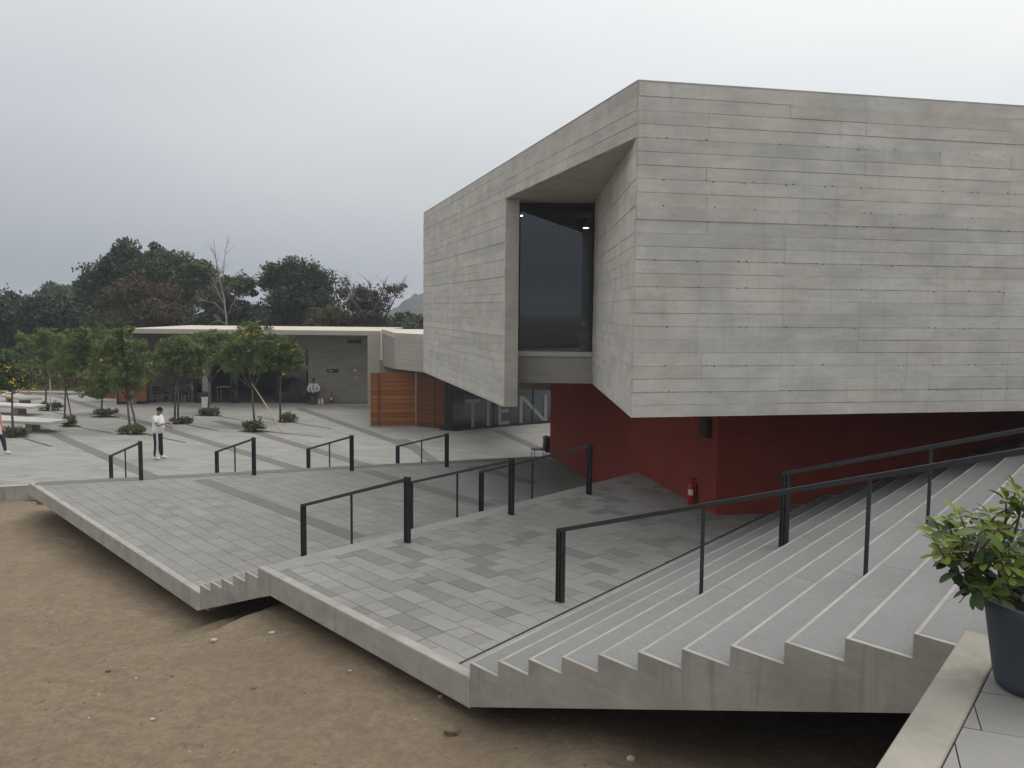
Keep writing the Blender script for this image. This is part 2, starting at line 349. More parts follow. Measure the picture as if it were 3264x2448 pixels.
def pave(parent, conv, z, mats, weights, ax=(E2, N2), org=Q0, wid=.262, lens=(.26, .26, .52, .52, .78), nobj=300, hole=None, seed=1, limit=None, gap=.004):
    """staggered stone setts: the ones that show largest are objects, the rest one joined part"""
    rnd = random.Random(seed); e, n = ax
    ss = [(Vector(p)-org).dot(e) for p in conv]; ns = [(Vector(p)-org).dot(n) for p in conv]
    rows = []
    r = math.floor(min(ns)/wid)*wid
    while r < max(ns):
        s = min(ss) - rnd.random()*.5
        while s < max(ss):
            l = rnd.choice(lens)
            rect = [org+e*(s+gap)+n*(r+gap), org+e*(s+l-gap)+n*(r+gap), org+e*(s+l-gap)+n*(r+wid-gap), org+e*(s+gap)+n*(r+wid-gap)]
            pl = clip([(p.x, p.y) for p in rect], conv)
            if len(pl) >= 3 and parea(pl) > .004:
                c = Vector((sum(p[0] for p in pl)/len(pl), sum(p[1] for p in pl)/len(pl)))
                if (hole is None or not hole(c)) and (limit is None or limit(c)):
                    full = abs(parea(pl)-(l-2*gap)*(wid-2*gap)) < 1e-4
                    rows.append((c.length, c, pl, full, l, rnd.choices(range(len(mats)), weights)[0], rnd.uniform(-.0015, .002)))
            s += l
        r += wid
    def seen(c):
        w = Vector((c.x, c.y, z))-EYE; d = w.dot(_f)
        if d <= .1: return False
        u = CX+F_PX*w.dot(RV)/d; v = CY-F_PX*w.dot(UV)/d
        return -60 < u < 3330 and -60 < v < 2520
    rows.sort(key=lambda t: (not seen(t[1]), t[0]))
    share = {}; ang = math.atan2(e.y, e.x); rest = MB()
    for i, (d, c, pl, full, l, mi, dz) in enumerate(rows):
        if i < nobj:
            if full:
                key = (round(l, 3), mi)
                if key not in share:
                    hx, hy = l/2-gap, wid/2-gap; b = .003
                    mb = MB(); vs_ = [(-hx, -hy, -.03), (hx, -hy, -.03), (hx, hy, -.03), (-hx, hy, -.03), (-hx, -hy, -b), (hx, -hy, -b), (hx, hy, -b), (-hx, hy, -b), (-hx+b, -hy+b, 0), (hx-b, -hy+b, 0), (hx-b, hy-b, 0), (-hx+b, hy-b, 0)]
                    mb.add(vs_, [(0, 1, 5, 4), (1, 2, 6, 5), (2, 3, 7, 6), (3, 0, 4, 7), (4, 5, 9, 8), (5, 6, 10, 9), (6, 7, 11, 10), (7, 4, 8, 11), (8, 9, 10, 11)])
                    share[key] = mesh_of('paver', mb.v, mb.f, [mats[mi]])
                o = bpy.data.objects.new('paver', share[key]); C.objects.link(o); o.parent = parent
                o.location = (c.x, c.y, z+dz); o.rotation_euler = (0, 0, ang)
            else:
                mb = MB().prism([(p[0]-c.x, p[1]-c.y) for p in pl], -.03, 0.0)
                o = bpy.data.objects.new('paver', mesh_of('paver', mb.v, mb.f, [mats[mi]])); C.objects.link(o); o.parent = parent; o.location = (c.x, c.y, z+dz)
        else: rest.prism(pl, z-.03, z+dz, mi)
    if rest.v: rest.build('pavers', list(mats), parent, kind='stuff')
    return len(rows)

# ------------------------------------------------------------------ ground, field, sand
g = MB(); R0 = 900
g.add([(-R0, -R0, -2.2), (R0, -R0, -2.2), (R0, R0, -2.2), (-R0, R0, -2.2)], [(0, 1, 2, 3)])
tag(g.build('ground', MAT['field']), kind='structure')
g = MB(); g.prism([(-130, 49.4), (60, 49.4), (160, 320), (-260, 320)], -2.0, -.03)
tag(g.build('field', MAT['field']), kind='structure')
def lerp_tab(t, x):
    if x <= t[0][0]: return t[0][1]
    for (a, b), (c, d) in zip(t, t[1:]):
        if x <= c:
            k = (x-a)/(c-a); k = k*k*(3-2*k); return b+(d-b)*k
    return t[-1][1]
SANDT = [(-40, -.62), (-17, -.40), (-13, -.28), (-9, -.12), (-6.4, .02), (-5.2, .38), (-3.9, .90), (-1, .98), (.5, 1.02), (2.3, 1.42), (4.5, 1.88), (8, 2.3), (14, 2.45)]
def sand_z(x, y):
    q = Vector((x, y))-Q0; s, n = q.dot(E2), q.dot(N2)
    z = lerp_tab(SANDT, s + .25*math.sin(n*1.3))
    if n > .3: z -= .10*min(n-.3, 3)
    if n < 0: z += .05*math.sin(n*.9+s*.4)*min(1, -n)
    pv = Vector((x, y, 0))
    w = min(1.0, max(.25, .5 - n*.6)) if n > -1.2 else 1.0
    z += w*(.050*noise.noise(pv*.9) + .030*noise.noise(pv*2.3+Vector((5, 2, 1))) + .016*noise.noise(pv*6.5) + .009*noise.noise(pv*14.0))
    if n < -.3 and n > -9:
        vd = noise.voronoi(Vector((x*1.9, y*1.9, 0)))[0][0]; z -= .030*max(0, 1-(vd/.34)**2)*min(1, -.3-n)
    rip = math.sin((s*.55+n*1.0)*7.5 + 2.2*noise.noise(pv*1.1))
    z += .014*rip*max(0, noise.noise(pv*.6+Vector((3, 3, 3)))+.25)*w
    return z
ss = np.concatenate([np.linspace(-60, -20, 24)[:-1], np.linspace(-20, -9, 90)[:-1], np.linspace(-9, 5.2, 330)[:-1], np.linspace(5.2, 14, 20)])
ns = np.concatenate([np.linspace(-40, -13, 16)[:-1], np.linspace(-13, -7, 40)[:-1], np.linspace(-7, 1.5, 210)[:-1], np.linspace(1.5, 9, 20)])
sv = []; sf = []
for a in ss:
    for b in ns:
        p = SN(float(a), float(b)); sv.append((p.x, p.y, sand_z(p.x, p.y)))
nn = len(ns)
for i in range(len(ss)-1):
    for j in range(nn-1):
        k = i*nn+j; sf.append((k, k+nn, k+nn+1, k+1))
me = mesh_of('sand', sv, sf, [MAT['sand']], True); tag(ob_of('sand', me), kind='structure')

# ------------------------------------------------------------------ plaza (lowest level)
pA0 = atz(91, 1547, 0).to_2d(); pAl = atz(0, 1552, 0).to_2d(); dAl = (pAl-pA0).normalized()
B_l = SN(-17.1, 0); B_r = Vector((.78, 25.62)); AB = (B_r-B_l).normalized()
pA_far = [(-95, 49.5), (40, 49.5)]
left_end = pA0 + dAl*70
nA = Vector((-dAl.y, dAl.x)); nA = nA if nA.y > 0 else -nA
nb0 = Vector((AB.y, -AB.x)); nb0 = nb0 if nb0.y < 0 else -nb0
A_poly = [(40, 30), (40, 49.4), (-95, 49.4), tuple(left_end+nA*.02), tuple(pA0+nA*.02), tuple(B_r-nb0*1.5), (3, 28.0)]
plaza = MB().prism(A_poly, -.42, -.022).build('plaza', [MAT['slab']]); tag(plaza, kind='structure')
jm = MB().prism(A_poly, -.022, -.018).build('joint_bed', MAT['joint'], plaza)
# concrete kerb along the free left edge of the plaza
nA = Vector((-dAl.y, dAl.x)); nA = nA if nA.y > 0 else -nA
MB().prism([tuple(pA0), tuple(left_end), tuple(left_end+nA*.18), tuple(pA0+nA*.18)], -.424, .002).build('kerb', MAT['slab'], plaza)
# dark bands laid in the plaza paving
BN = [0]
def band_between(parent, a, b, z, w=.36, name='band'):
    BN[0] += 1; hz = .004+.0007*(BN[0] % 6)
    a = atz(*a, z).to_2d(); b = atz(*b, z).to_2d(); d = (b-a).normalized(); q = Vector((-d.y, d.x))*(w/2)
    L_ = (b-a).length; k = max(1, int(L_/.8)); mb = MB()
    for i in range(k):
        p = a+d*(L_*i/k+.003); r = a+d*(L_*(i+1)/k-.003)
        mb.prism([tuple(p-q), tuple(r-q), tuple(r+q), tuple(p+q)], z-.01, z+hz)
    return mb.build(name, MAT['band'], parent)
for a, b in [((100, 1352), (482, 1519)), ((161, 1256), (955, 1497)), ((690, 1341), (1190, 1490)), ((955, 1302), (1340, 1436)), ((1283, 1400), (1392, 1478)), ((1587, 1373), (1716, 1430))]:
    band_between(plaza, a, b, 0.0, .42)
AX = (Vector((.93, -.37)).normalized(), Vector((.37, .93)).normalized())
pk = pA0+nA*.19; gl_ = (B_r+Vector((0, .3))-pk); gl_ /= gl_.x
Aconv = [tuple(pk+gl_*(-30-pk.x)), tuple(pk+gl_*(4.5-pk.x)), (4.5, 46), (-30, 48.9)]
pave(plaza, Aconv, 0.0, [MAT['paveA'], MAT['paveA1']], [3, 1.2], AX, Vector((-5, 25)), .40, (.4, .8, .8, 1.2), 300, seed=3, limit=lambda c: c.y < 47)
far = MB().prism([tuple(pk), tuple(left_end+nA*.19), (-95, 49.3), (-30.02, 49.3), tuple(pk+gl_*(-30.02-pk.x))], -.018, -.002).build('paving_sheet', MAT['paveA'], plaza)
MB().prism([(4.52, 26.7), (38, 31), (38, 49.3), (4.52, 46)], -.018, -.002).build('paving_sheet', MAT['paveA'], plaza)
MB().prism([(-30, 48.95), (4.5, 46.05), (4.5, 49.3), (-30, 49.3)], -.018, -.002).build('paving_sheet', MAT['paveA'], plaza)
# narrow planting slots cut into the paving
SLOTS = [((69, 1395), (166, 1424)), ((163, 1312), (240, 1330)), ((235, 1359), (362, 1382)), ((273, 1317), (481, 1350)), ((377, 1367), (595, 1412)), ((535, 1341), (702, 1375)), ((620, 1314), (767, 1339)), ((708, 1362), (1033, 1394)), ((830, 1331), (1058, 1367))]
for a, b in SLOTS:
    p, q = atz(*a, 0).to_2d(), atz(*b, 0).to_2d(); d = (q-p).normalized(); w = Vector((-d.y, d.x))*.045
    MB().prism([tuple(p), tuple(p+d*.4+w), tuple(q-d*.2+w), tuple(q), tuple(q-d*.2-w), tuple(p+d*.4-w)], -.01, .008).build('planting_slot', MAT['joint'], plaza)

# ------------------------------------------------------------------ lower terrace
Bq = isect(SN(-6.21, 0), M2, RC, RLD)
Bconv = [tuple(SN(-17.1, .0)), tuple(SN(-6.21, .0)), tuple(Bq), tuple(RL), tuple(B_r)]
ter_b = MB().prism([tuple(SN(-17.1, .13)), tuple(on_edge(-6.21, M2, .13)), tuple(Bq), tuple(RL), tuple(B_r+Vector((.3, .1))), ], .25, ZB-.022).build('lower_terrace', [MAT['slab']]); tag(ter_b, kind='structure')
MB().prism([tuple(SN(-17.09, .131)), tuple(on_edge(-6.21, M2, .132)), tuple(Bq), tuple(RL), tuple(B_r)], ZB-.022, ZB-.018).build('joint_bed', MAT['joint'], ter_b)
MB().prism([tuple(SN(-17.1, 0)), tuple(SN(-6.34, 0)), tuple(on_edge(-6.34, M2, .133)), tuple(SN(-17.1, .13))], .25, ZB).build('edge_beam', MAT['slab'], ter_b, bevel=.006)
MB().hexa([(*SN(-6.34, 0), .25), (*SN(-6.215, 0), .30), (*on_edge(-6.215, M2, .133), .30), (*on_edge(-6.34, M2, .133), .25)], [(*SN(-6.34, 0), ZB), (*SN(-6.215, 0), ZB), (*on_edge(-6.215, M2, .133), ZB), (*on_edge(-6.34, M2, .133), ZB)]).build('edge_beam', MAT['slab'], ter_b)
nb = Vector((AB.y, -AB.x)); nb = nb if nb.y < 0 else -nb
a = B_l+AB*.18
MB().prism([tuple(a), tuple(B_r), tuple(B_r+nb*.42), tuple(a+nb*.42)], ZB-.018, ZB+.004).build('edge_band', MAT['band'], ter_b)
for a, b in [((640, 1529), (1141, 1716)), ((1160, 1500), (1560, 1612)), ((1500, 1486), (1700, 1540))]: band_between(ter_b, a, b, ZB, .38)
Bin = [ tuple(on_edge(-6.23, M2, .14)), tuple(Bq), tuple(RL), tuple(B_r+nb*.43), tuple(isect(B_l+nb*.43, AB, SN(-17, .135), E2))]
pave(ter_b, Bin, ZB, [MAT['paveB'], MAT['paveB1'], MAT['paveC1']], [4, 2, .5], (E2, N2), Q0, .315, (.315, .42, .42, .63), 300, seed=5, gap=.0045)
MB().prism([tuple(SN(-17.09, .004)), tuple(SN(-6.22, .004)), tuple(on_edge(-6.22, M2, .128)), tuple(SN(-17.09, .126))], ZB, ZB+.003).build('edge_top', MAT['nosing'], ter_b)
# flight from the lower terrace down to the plaza
st_a = tag(bpy.data.objects.new('plaza_stair', None), kind='structure'); C.objects.link(st_a)
for k in range(1, 4):
    o1 = -nb*(.40*(k-1)); o2 = -nb*(.40*k); z1 = ZB-.1375*k
    q0 = B_l+AB*.15; MB().prism([tuple(q0+o1), tuple(B_r+o1), tuple(B_r+o2), tuple(q0+o2)], -.0215, z1).build('step', MAT['step'], st_a)

# ------------------------------------------------------------------ short flight between the terraces
st_b = bpy.data.objects.new('short_stair', None); C.objects.link(st_b); tag(st_b, kind='structure')
def soff_b(s): return .30 + (s+6.21)*(1.155-.30)/(-3.82+6.21)
for k in range(1, 6):
    s0 = -6.21+GO*(k-1); s1 = -6.21+GO*k; z1 = ZB+RISE*k
    a, b = SN(s0, 0), SN(s1, 0); c = isect(b, M2, RC, RLD); d = isect(a, M2, RC, RLD)
    step = MB().hexa([(*a, soff_b(s0)), (*b, soff_b(s1)), (*c, soff_b(s1)), (*d, soff_b(s0))], [(*a, z1), (*b, z1), (*c, z1), (*d, z1)]).build('step', MAT['step'], st_b)
    a2, b2 = on_edge(s0, M2, .035)+E2*.03, on_edge(s1, M2, .035)-E2*.004
    MB().prism([tuple(a2), tuple(b2), tuple(b2+M2*7), tuple(a2+M2*7)], z1+.001, z1+.004).build('tread', MAT['tread'], step)

# ------------------------------------------------------------------ upper terrace
SC0 = -6.21+GO*5
Ca, Cb = SN(SC0, 0), SN(GO, 0); Cc = isect(Cb, M1, RC, RRD); Ce = isect(Ca, M2, RC, RLD)
ter_c = MB().prism([tuple(on_edge(SC0+.34, M2, .13)), tuple(on_edge(GO-.02, M1, .13)), tuple(Cc), tuple(RC), tuple(Ce+(Cb-Ca).normalized()*.34)], 1.15, ZC-.022).build('upper_terrace', [MAT['slab']]); tag(ter_c, kind='structure')
MB().prism([tuple(on_edge(SC0+.33, M2, .131)), tuple(on_edge(GO, M1, .131)), tuple(Cc), tuple(RC), tuple(Ce+(Cb-Ca).normalized()*.33)], ZC-.0218, ZC-.018).build('joint_bed', MAT['joint'], ter_c)
MB().hexa([(*SN(SC0, 0), soff_b(SC0)), (*SN(-3.82, 0), 1.15), (*on_edge(-3.82, M2, .133), 1.15), (*on_edge(SC0, M2, .133), soff_b(SC0))], [(*SN(SC0, 0), ZC), (*SN(-3.82, 0), ZC), (*on_edge(-3.82, M2, .133), ZC), (*on_edge(SC0, M2, .133), ZC)]).build('edge_beam', MAT['slab'], ter_c)
MB().prism([tuple(SN(-3.82, 0)), tuple(SN(GO, 0)), tuple(on_edge(GO, M1, .135)), tuple(SN(-3.82, .13))], 1.15, ZC).build('edge_beam', MAT['slab'], ter_c, bevel=.006)
MB().prism([tuple(SN(SC0+.004, .004)), tuple(SN(GO-.004, .004)), tuple(on_edge(GO-.004, M1, .130)), tuple(on_edge(SC0+.004, M2, .128))], ZC, ZC+.003).build('edge_top', MAT['nosing'], ter_c)
a, b = on_edge(SC0, M2, .137), on_edge(SC0+.34, M2, .137)
MB().prism([tuple(a), tuple(b), tuple(Ce+E2*.34), tuple(Ce)], 1.15, ZC+.002).build('nosing_beam', MAT['strip'], ter_c, bevel=.005)
a, b = on_edge(.10, M1, .14), on_edge(GO-.004, M1, .14)
Cc2 = isect(a, M1, RC, RRD)
MB().prism([tuple(a+E2*.022), tuple(b), tuple(Cc), tuple(Cc2+E2*.022)], ZC-.02, ZC+.001).build('foot_strip', MAT['strip'], ter_c)
MB().prism([tuple(a-E2*.012), tuple(a+E2*.021), tuple(Cc2+E2*.021), tuple(Cc2-E2*.012)], ZC-.018, ZC+.003).build('drain_slot', MAT['plastic_black'], ter_c)
Cin = [tuple(on_edge(SC0+.345, M2, .135)), tuple(on_edge(.085, M1, .135)), tuple(Cc2), tuple(Ce+E2*.34)]
pave(ter_c, Cin, ZC, [MAT['paveC0'], MAT['paveC1'], MAT['paveC2']], [5.5, 2.4, 1.5], (E2, N2), Q0, .262, (.26, .26, .52, .52), 300, seed=9)

# ------------------------------------------------------------------ wide stair
st_c = bpy.data.objects.new('wide_stair', None); C.objects.link(st_c); tag(st_c, kind='structure')
def soff_c(s): return max(1.15, 1.022+.3557*s)
KMAX = 16
for k in range(1, KMAX+1):
    s0, s1, z1 = GO*k, GO*(k+1), ZC+RISE*k
    a, b = SN(s0, 0), SN(s1, 0); c = isect(b, M1, RC, RRD)-M1*.01; d = isect(a, M1, RC, RRD)-M1*.01
    step = MB().hexa([(*a, soff_c(s0)), (*b, soff_c(s1)), (*c, soff_c(s1)), (*d, soff_c(s0))], [(*a, z1), (*b, z1), (*c, z1), (*d, z1)]).build('step', MAT['step'], st_c)
    MB().prism([tuple(a+M1*.002), tuple(a+E2*.026+M1*.002), tuple(d+E2*.026-M1*.02), tuple(d-M1*.02)], z1, z1+.003).build('nosing', MAT['nosing'], step)
    MB().prism([tuple(a+E2*.028), tuple(b-E2*.004), tuple(b-E2*.004+M1*.042), tuple(a+E2*.028+M1*.042)], z1, z1+.003).build('nosing', MAT['nosing'], step)
    L_ = (d-a).length; t = .045; first = True
    while t < L_-.1:
        t2 = min(L_-.02, (2.25 if first else t+2.4)); first = False
        p, q = a+M1*t+E2*.028, a+M1*t+E2*(GO-.006)
        MB().prism([tuple(p), tuple(q), tuple(q+M1*(t2-t-.006)), tuple(p+M1*(t2-t-.006))], z1-.001, z1+.004).build('tread', MAT['tread'], step)
        t = t2
up = MB().prism([tuple(SN(GO*(KMAX+1), 0)), tuple(SN(GO*(KMAX+1)+9, 0)), tuple(SN(GO*(KMAX+1)+9, 0)+M1*18), tuple(SN(GO*(KMAX+1), 0)+M1*18)], 3.5, ZC+RISE*KMAX+.15).build('top_landing', MAT['step']); tag(up, kind='structure')

# ------------------------------------------------------------------ near landing (where the photographer stands)
Dc = Vector((2.52, 4.64)); Dd = Vector((.605, .796)); Dn = Vector((.796, -.605))
near = MB().prism([tuple(Dc+Dn*.20), tuple(Dc+Dn*9), tuple(Dc+Dn*9-Dd*10), tuple(Dc+Dn*.20-Dd*10)], ZD-.30, ZD-.022).build('near_landing', MAT['slab']); tag(near, kind='structure')
MB().prism([tuple(Dc), tuple(Dc+Dn*.197), tuple(Dc+Dn*.197-Dd*10), tuple(Dc-Dd*10)], ZD-.30, ZD+.004).build('kerb', MAT['cream'], near, bevel=.006)
MB().prism([tuple(Dc+Dn*.2), tuple(Dc+Dn*9), tuple(Dc+Dn*9-Dd*10), tuple(Dc+Dn*.2-Dd*10)], ZD-.022, ZD-.018).build('joint_bed', MAT['joint'], near)
pave(near, [tuple(Dc+Dn*.205-Dd*.005), tuple(Dc+Dn*4-Dd*.005), tuple(Dc+Dn*4-Dd*6), tuple(Dc+Dn*.205-Dd*6)], ZD, [MAT['paveC1'], MAT['paveC0']], [3, 1], (Vector((.93, -.37)).normalized(), Vector((.37, .93)).normalized()), Dc, .42, (.42, .84, .84), 120, seed=4, gap=.003)
MB().prism([tuple(SN(4.0, -.25)), tuple(SN(12, -.25)), tuple(SN(12, -6)), tuple(SN(5.2, -6))], 1.2, ZD-.32).build('foundation_wall', MAT['core'], near) if False else None

# ------------------------------------------------------------------ handrails
def bar(mb, a, b, w, h, mi=0):
    a, b = Vector(a), Vector(b); x = (b-a).normalized(); y = x.cross(Vector((0, 0, 1)))
    if y.length < 1e-4: y = Vector((E2.x, E2.y, 0)).cross(Vector((0, 0, 1)))
    y.normalize(); zc = y.cross(x).normalized()
    return mb.box((a+b)/2, ((b-a).length/2, w/2, h/2), mi=mi, ax=(x, y, zc))
def railing(label, near_b, near_t, far_b, far_t, mids, group, pw=.085, both=True, extra_post=None):
    near_b, near_t, far_b, far_t = map(Vector, (near_b, near_t, far_b, far_t))
    t = thing('handrail', label, 'handrail', tuple(near_b), group)
    d2 = (far_t-near_t); d2.z = 0; d2.normalize(); rz = math.atan2(d2.y, d2.x)
    def post(b, zt):
        mb = MB(); c = Vector((b.x, b.y, 0)); h = (zt-b.z)/2; zc = (zt+b.z)/2
        mb.box((c.x, c.y, zc), (.006, .03, h), rz)
        off = Vector((math.cos(rz), math.sin(rz), 0))*(pw/2)
        mb.box((c.x+off.x, c.y+off.y, zc), (.006, .03, h), rz)
        mb.box((c.x-off.x, c.y-off.y, zc), (.006, .03, h), rz)
        mb.box((c.x, c.y, zc), (pw/2-.006, .012, h-.002), rz)
        mb.build('post', MAT['steel'], t)
    post(near_b, near_t.z); post(far_b, far_t.z+.0)
    dz = Vector((0, 0, -.026))
    bar(MB(), near_t+dz-d2*(pw/2), far_t+dz+d2*(pw/2), .05, .05).build('rail', MAT['steel'], t, bevel=.004)
    for f, zb in mids:
        p = near_t.lerp(far_t, f); mb = MB(); mb.box((p.x, p.y, (zb+p.z-.03)/2), (.014, .014, (p.z-.03-zb)/2), rz); mb.build('baluster', MAT['steel'], t)
    return t
def p22(x, y): return (x*K22, y*K22)
CB = [((880, 1172), (880, 1030), (655, 1090), 760, 'dark steel handrail on the short stair, its foot by the edge beam over the sand'), ((1104, 1112), (1105, 990), (887, 1041), 982, 'dark steel handrail on the short stair, middle one of three'), ((1272, 1068), (1272, 959), (1040, 1018), 1152, 'dark steel handrail on the short stair, beside the red wall')]
for nb_, nt_, ft_, mx, lab in CB:
    b = atz(*p22(*nb_), ZC); t_ = aty(*p22(*nt_), b.y); t_.x, t_.y = b.x, b.y
    f = atz(*p22(*ft_), t_.z-.90); fr = Vector((f.x, f.y, ZB))
    railing(lab, b, t_, fr, f, [(.5, ZB+.45)], 'handrails on the short stair')
ABr = [((305, 1037), (305, 953), (239, 984), 'dark steel handrail on the plaza stair, closest to the sand corner'), ((549, 1026), (549, 945), (468, 975), 'dark steel handrail on the plaza stair, second from the sand corner'), ((760, 1017), (760, 940), (666, 969), 'dark steel handrail on the plaza stair, third from the sand corner'), ((965, 1009), (966, 936), (859, 963), 'dark steel handrail on the plaza stair, in front of the shop glass')]
for nb_, nt_, ft_, lab in ABr:
    b = atz(*p22(*nb_), ZB); t_ = aty(*p22(*nt_), b.y); t_.x, t_.y = b.x, b.y
    f = atz(*p22(*ft_), t_.z-.55)
    railing(lab, b, t_, Vector((f.x, f.y, 0)), f, [(.5, .2)], 'handrails on the plaza stair', pw=.095)
# long rails up the wide stair
def stair_z(p):
    d = Vector((p.x, p.y))-Q0; nm = Vector((M1.y, -M1.x)); s = d.dot(nm)/E2.dot(nm); k = math.floor(s/GO); return ZC+RISE*max(0, min(KMAX, k)), s
def long_rail(label, foot, top_z, dirv, length, posts, edge_px):
    dirv = Vector(dirv).normalized(); b = Vector(foot); t_ = Vector((b.x, b.y, top_z))
    q_ = isect(Vector((0, 0)), ray(*edge_px).to_2d(), b.to_2d(), dirv); zq = aty(*edge_px, q_.y).z; slope = (zq-top_z)/(q_-b.to_2d()).length
    far_t = Vector((b.x+dirv.x*length, b.y+dirv.y*length, t_.z+slope*length)); zf, _ = stair_z(far_t); mids = []
    for d in posts: p = b.to_2d()+dirv*d; mids.append((d/length, stair_z(p)[0]))
    railing(label, b, t_, Vector((far_t.x, far_t.y, min(zf, far_t.z-.5))), far_t, mids, 'long handrails on the wide stair', pw=.09)
long_rail('long dark steel handrail on the wide stair, its first post on the paving', (.601, 10.094, ZC), 2.345, (.668, -.744), 6.6, [2.02, 3.72, 5.3], (3264, 1424))
long_rail('long dark steel handrail on the wide stair, its first post on a tread', (3.373, 10.45, ZC+.6), 2.985, (.655, -.756), 4.6, [1.72, 3.4], (3264, 1362))
# ------------------------------------------------------------------ museum volume: board-marked concrete over a red plaster base
museum = thing('museum_building', 'large board-marked grey concrete museum block over a red plaster base', 'building', (3.5, 16, 1.45))
YC = 11.5
kB = aty(*p22(1362, 902), YC); kT = aty(*p22(1383, 177), YC)
KX, ZBOT, ZTOP = (kB.x+kT.x)/2, kB.z, kT.z
K0 = Vector((KX, YC)); LD = Vector((-.278, 1)).normalized(); RD = Vector((1, .21)).normalized()
def on_left(u, v):       # pixel -> distance along the left facade and height
    n = Vector((LD.y, -LD.x, 0)); d = ray(u, v); t = (Vector((K0.x, K0.y, 0))-Vector((0, 0, 0))).dot(n)/d.dot(n)
    p = EYE+d*t; return (p.to_2d()-K0).dot(LD), p.z
tA, zA1 = on_left(*p22(1090, 880)); tE, zE = on_left(*p22(915.5, 803)); tW, zW = on_left(*p22(1096, 430)); _, zW0 = on_left(*p22(1374, 299))
ZLOW = (zA1+zE)/2; ZBAND = (zW+zW0)/2; LEN_L = tE; LEN_R = 15.0
NL = Vector((-LD.y, LD.x)); NR = Vector((RD.y, -RD.x))       # outward normals
NL = NL if NL.x < 0 else -NL; NR = NR if NR.y < 0 else -NR
ROWS_H = .176
def board_field(parent, o, d, nrm, length, z0, z1, mat, seed, module=1.17, phase=0.0, zref=None, hole=None):
    """one shallow panel for every formwork board printed in the concrete"""
    rnd = random.Random(seed); zref = ZTOP if zref is None else zref
    r0 = int(math.floor((zref-z1)/ROWS_H+1e-6)); r1 = int(math.ceil((zref-z0)/ROWS_H-1e-6))
    for r in range(r0, r1):
        zt, zb = min(z1, zref-r*ROWS_H), max(z0, zref-(r+1)*ROWS_H)
        if zt-zb < .02: continue
        cuts = [0.0]; p = phase
        while p <= length: 
            if p > .15 and rnd.random() < .5: cuts.append(p+rnd.uniform(-.012, .012))
            p += module
        if length-cuts[-1] < .1 and len(cuts) > 1: cuts.pop()
        cuts.append(length)
        base = rnd.choice([0, .001, .003, .005, .008])
        for a, b in zip(cuts, cuts[1:]):
            off = .012+base+rnd.choice([0, 0, 0, .002, .004])
            g0, g1 = rnd.choice([.0008, .0012, .002, .003]), rnd.choice([.001, .0015, .0025, .004])
            ge = rnd.choice([.0003, .0008, .0015])
            zc = (zt+zb)/2; P = o+d*((a+b)/2)
            hx, hz = (b-a)/2-ge, (zt-g0-zb-g1)/2
            tilt = rnd.uniform(-.0012, .0012)
            vs_ = [(-hx, -hz, -.012), (hx, -hz, -.012), (hx, hz, -.012), (-hx, hz, -.012), (-hx, -hz, off+tilt), (hx, -hz, off-tilt), (hx, hz, off-tilt), (-hx, hz, off+tilt)]
            w = [P+d*x+nrm*y for x, z, y in vs_]
            org = Vector((P.x, P.y, zc)); verts = [(q.x-P.x, q.y-P.y, vs_[i][1]+(zb+g1+zt-g0)/2-zc) for i, q in enumerate(w)]
            fs = [(4, 5, 6, 7), (0, 1, 5, 4), (1, 2, 6, 5), (2, 3, 7, 6), (3, 0, 4, 7)]
            cr = (d.x*nrm.y-d.y*nrm.x)
            if cr > 0: fs = [f[::-1] for f in fs]
            ob = bpy.data.objects.new('board_panel', mesh_of('board_panel', verts, fs, [mat])); C.objects.link(ob); ob.parent = parent
            ob.matrix_parent_inverse = parent_world(parent).inverted(); ob.location = org
def v3(p, z): return (p.x, p.y, z)
# facade towards the stair
b = K0-NR*.0; e = K0+RD*LEN_R
fac_r = MB().hexa([v3(b, ZBOT), v3(e, ZBOT), v3(e-NR*.35, ZBOT), v3(b-NR*.35-LD*0+RD*.1, ZBOT)], [v3(b, ZTOP), v3(e, ZTOP), v3(e-NR*.35, ZTOP), v3(b-NR*.35+RD*.1, ZTOP)]).build('front_facade', MAT['core'], museum)
board_field(fac_r, K0, RD, NR, LEN_R, ZBOT, ZTOP, MAT['board'], 21, 1.17, .98)
th = MB(); rnd = random.Random(4)
for r in range(3, 25):
    if r % 3 == 0 or r in (11, 20): continue
for r in (3, 6, 8, 9, 12, 14, 17, 20, 22, 24):
    x = rnd.uniform(.2, .5)
    while x < LEN_R:
        for dx in (0, .11):
            if rnd.random() < .72:
                c = K0+RD*(x+dx+rnd.uniform(-.02, .02))+NR*.0225; z = ZTOP-(r+1)*ROWS_H+rnd.uniform(-.012, .012); rr = rnd.uniform(.007, .0115)
                th.add([(c.x+RD.x*math.cos(a)*rr, c.y+RD.y*math.cos(a)*rr, z+math.sin(a)*rr) for a in [k*PI/3 for k in range(6)]], [(0, 1, 2, 3, 4, 5)])
        x += .585
th.build('tie_holes', MAT['plastic_black'], fac_r, kind='stuff')
# coping along the top
MB().hexa([v3(K0+NR*.0+NL*.0, ZTOP), v3(e, ZTOP), v3(e-NR*.4, ZTOP), v3(K0-NR*.4, ZTOP)], [v3(K0+NR*.002, ZTOP+.03), v3(e+NR*.002, ZTOP+.03), v3(e-NR*.4, ZTOP+.03), v3(K0-NR*.4, ZTOP+.03)]).build('coping', MAT['cheek'], museum)
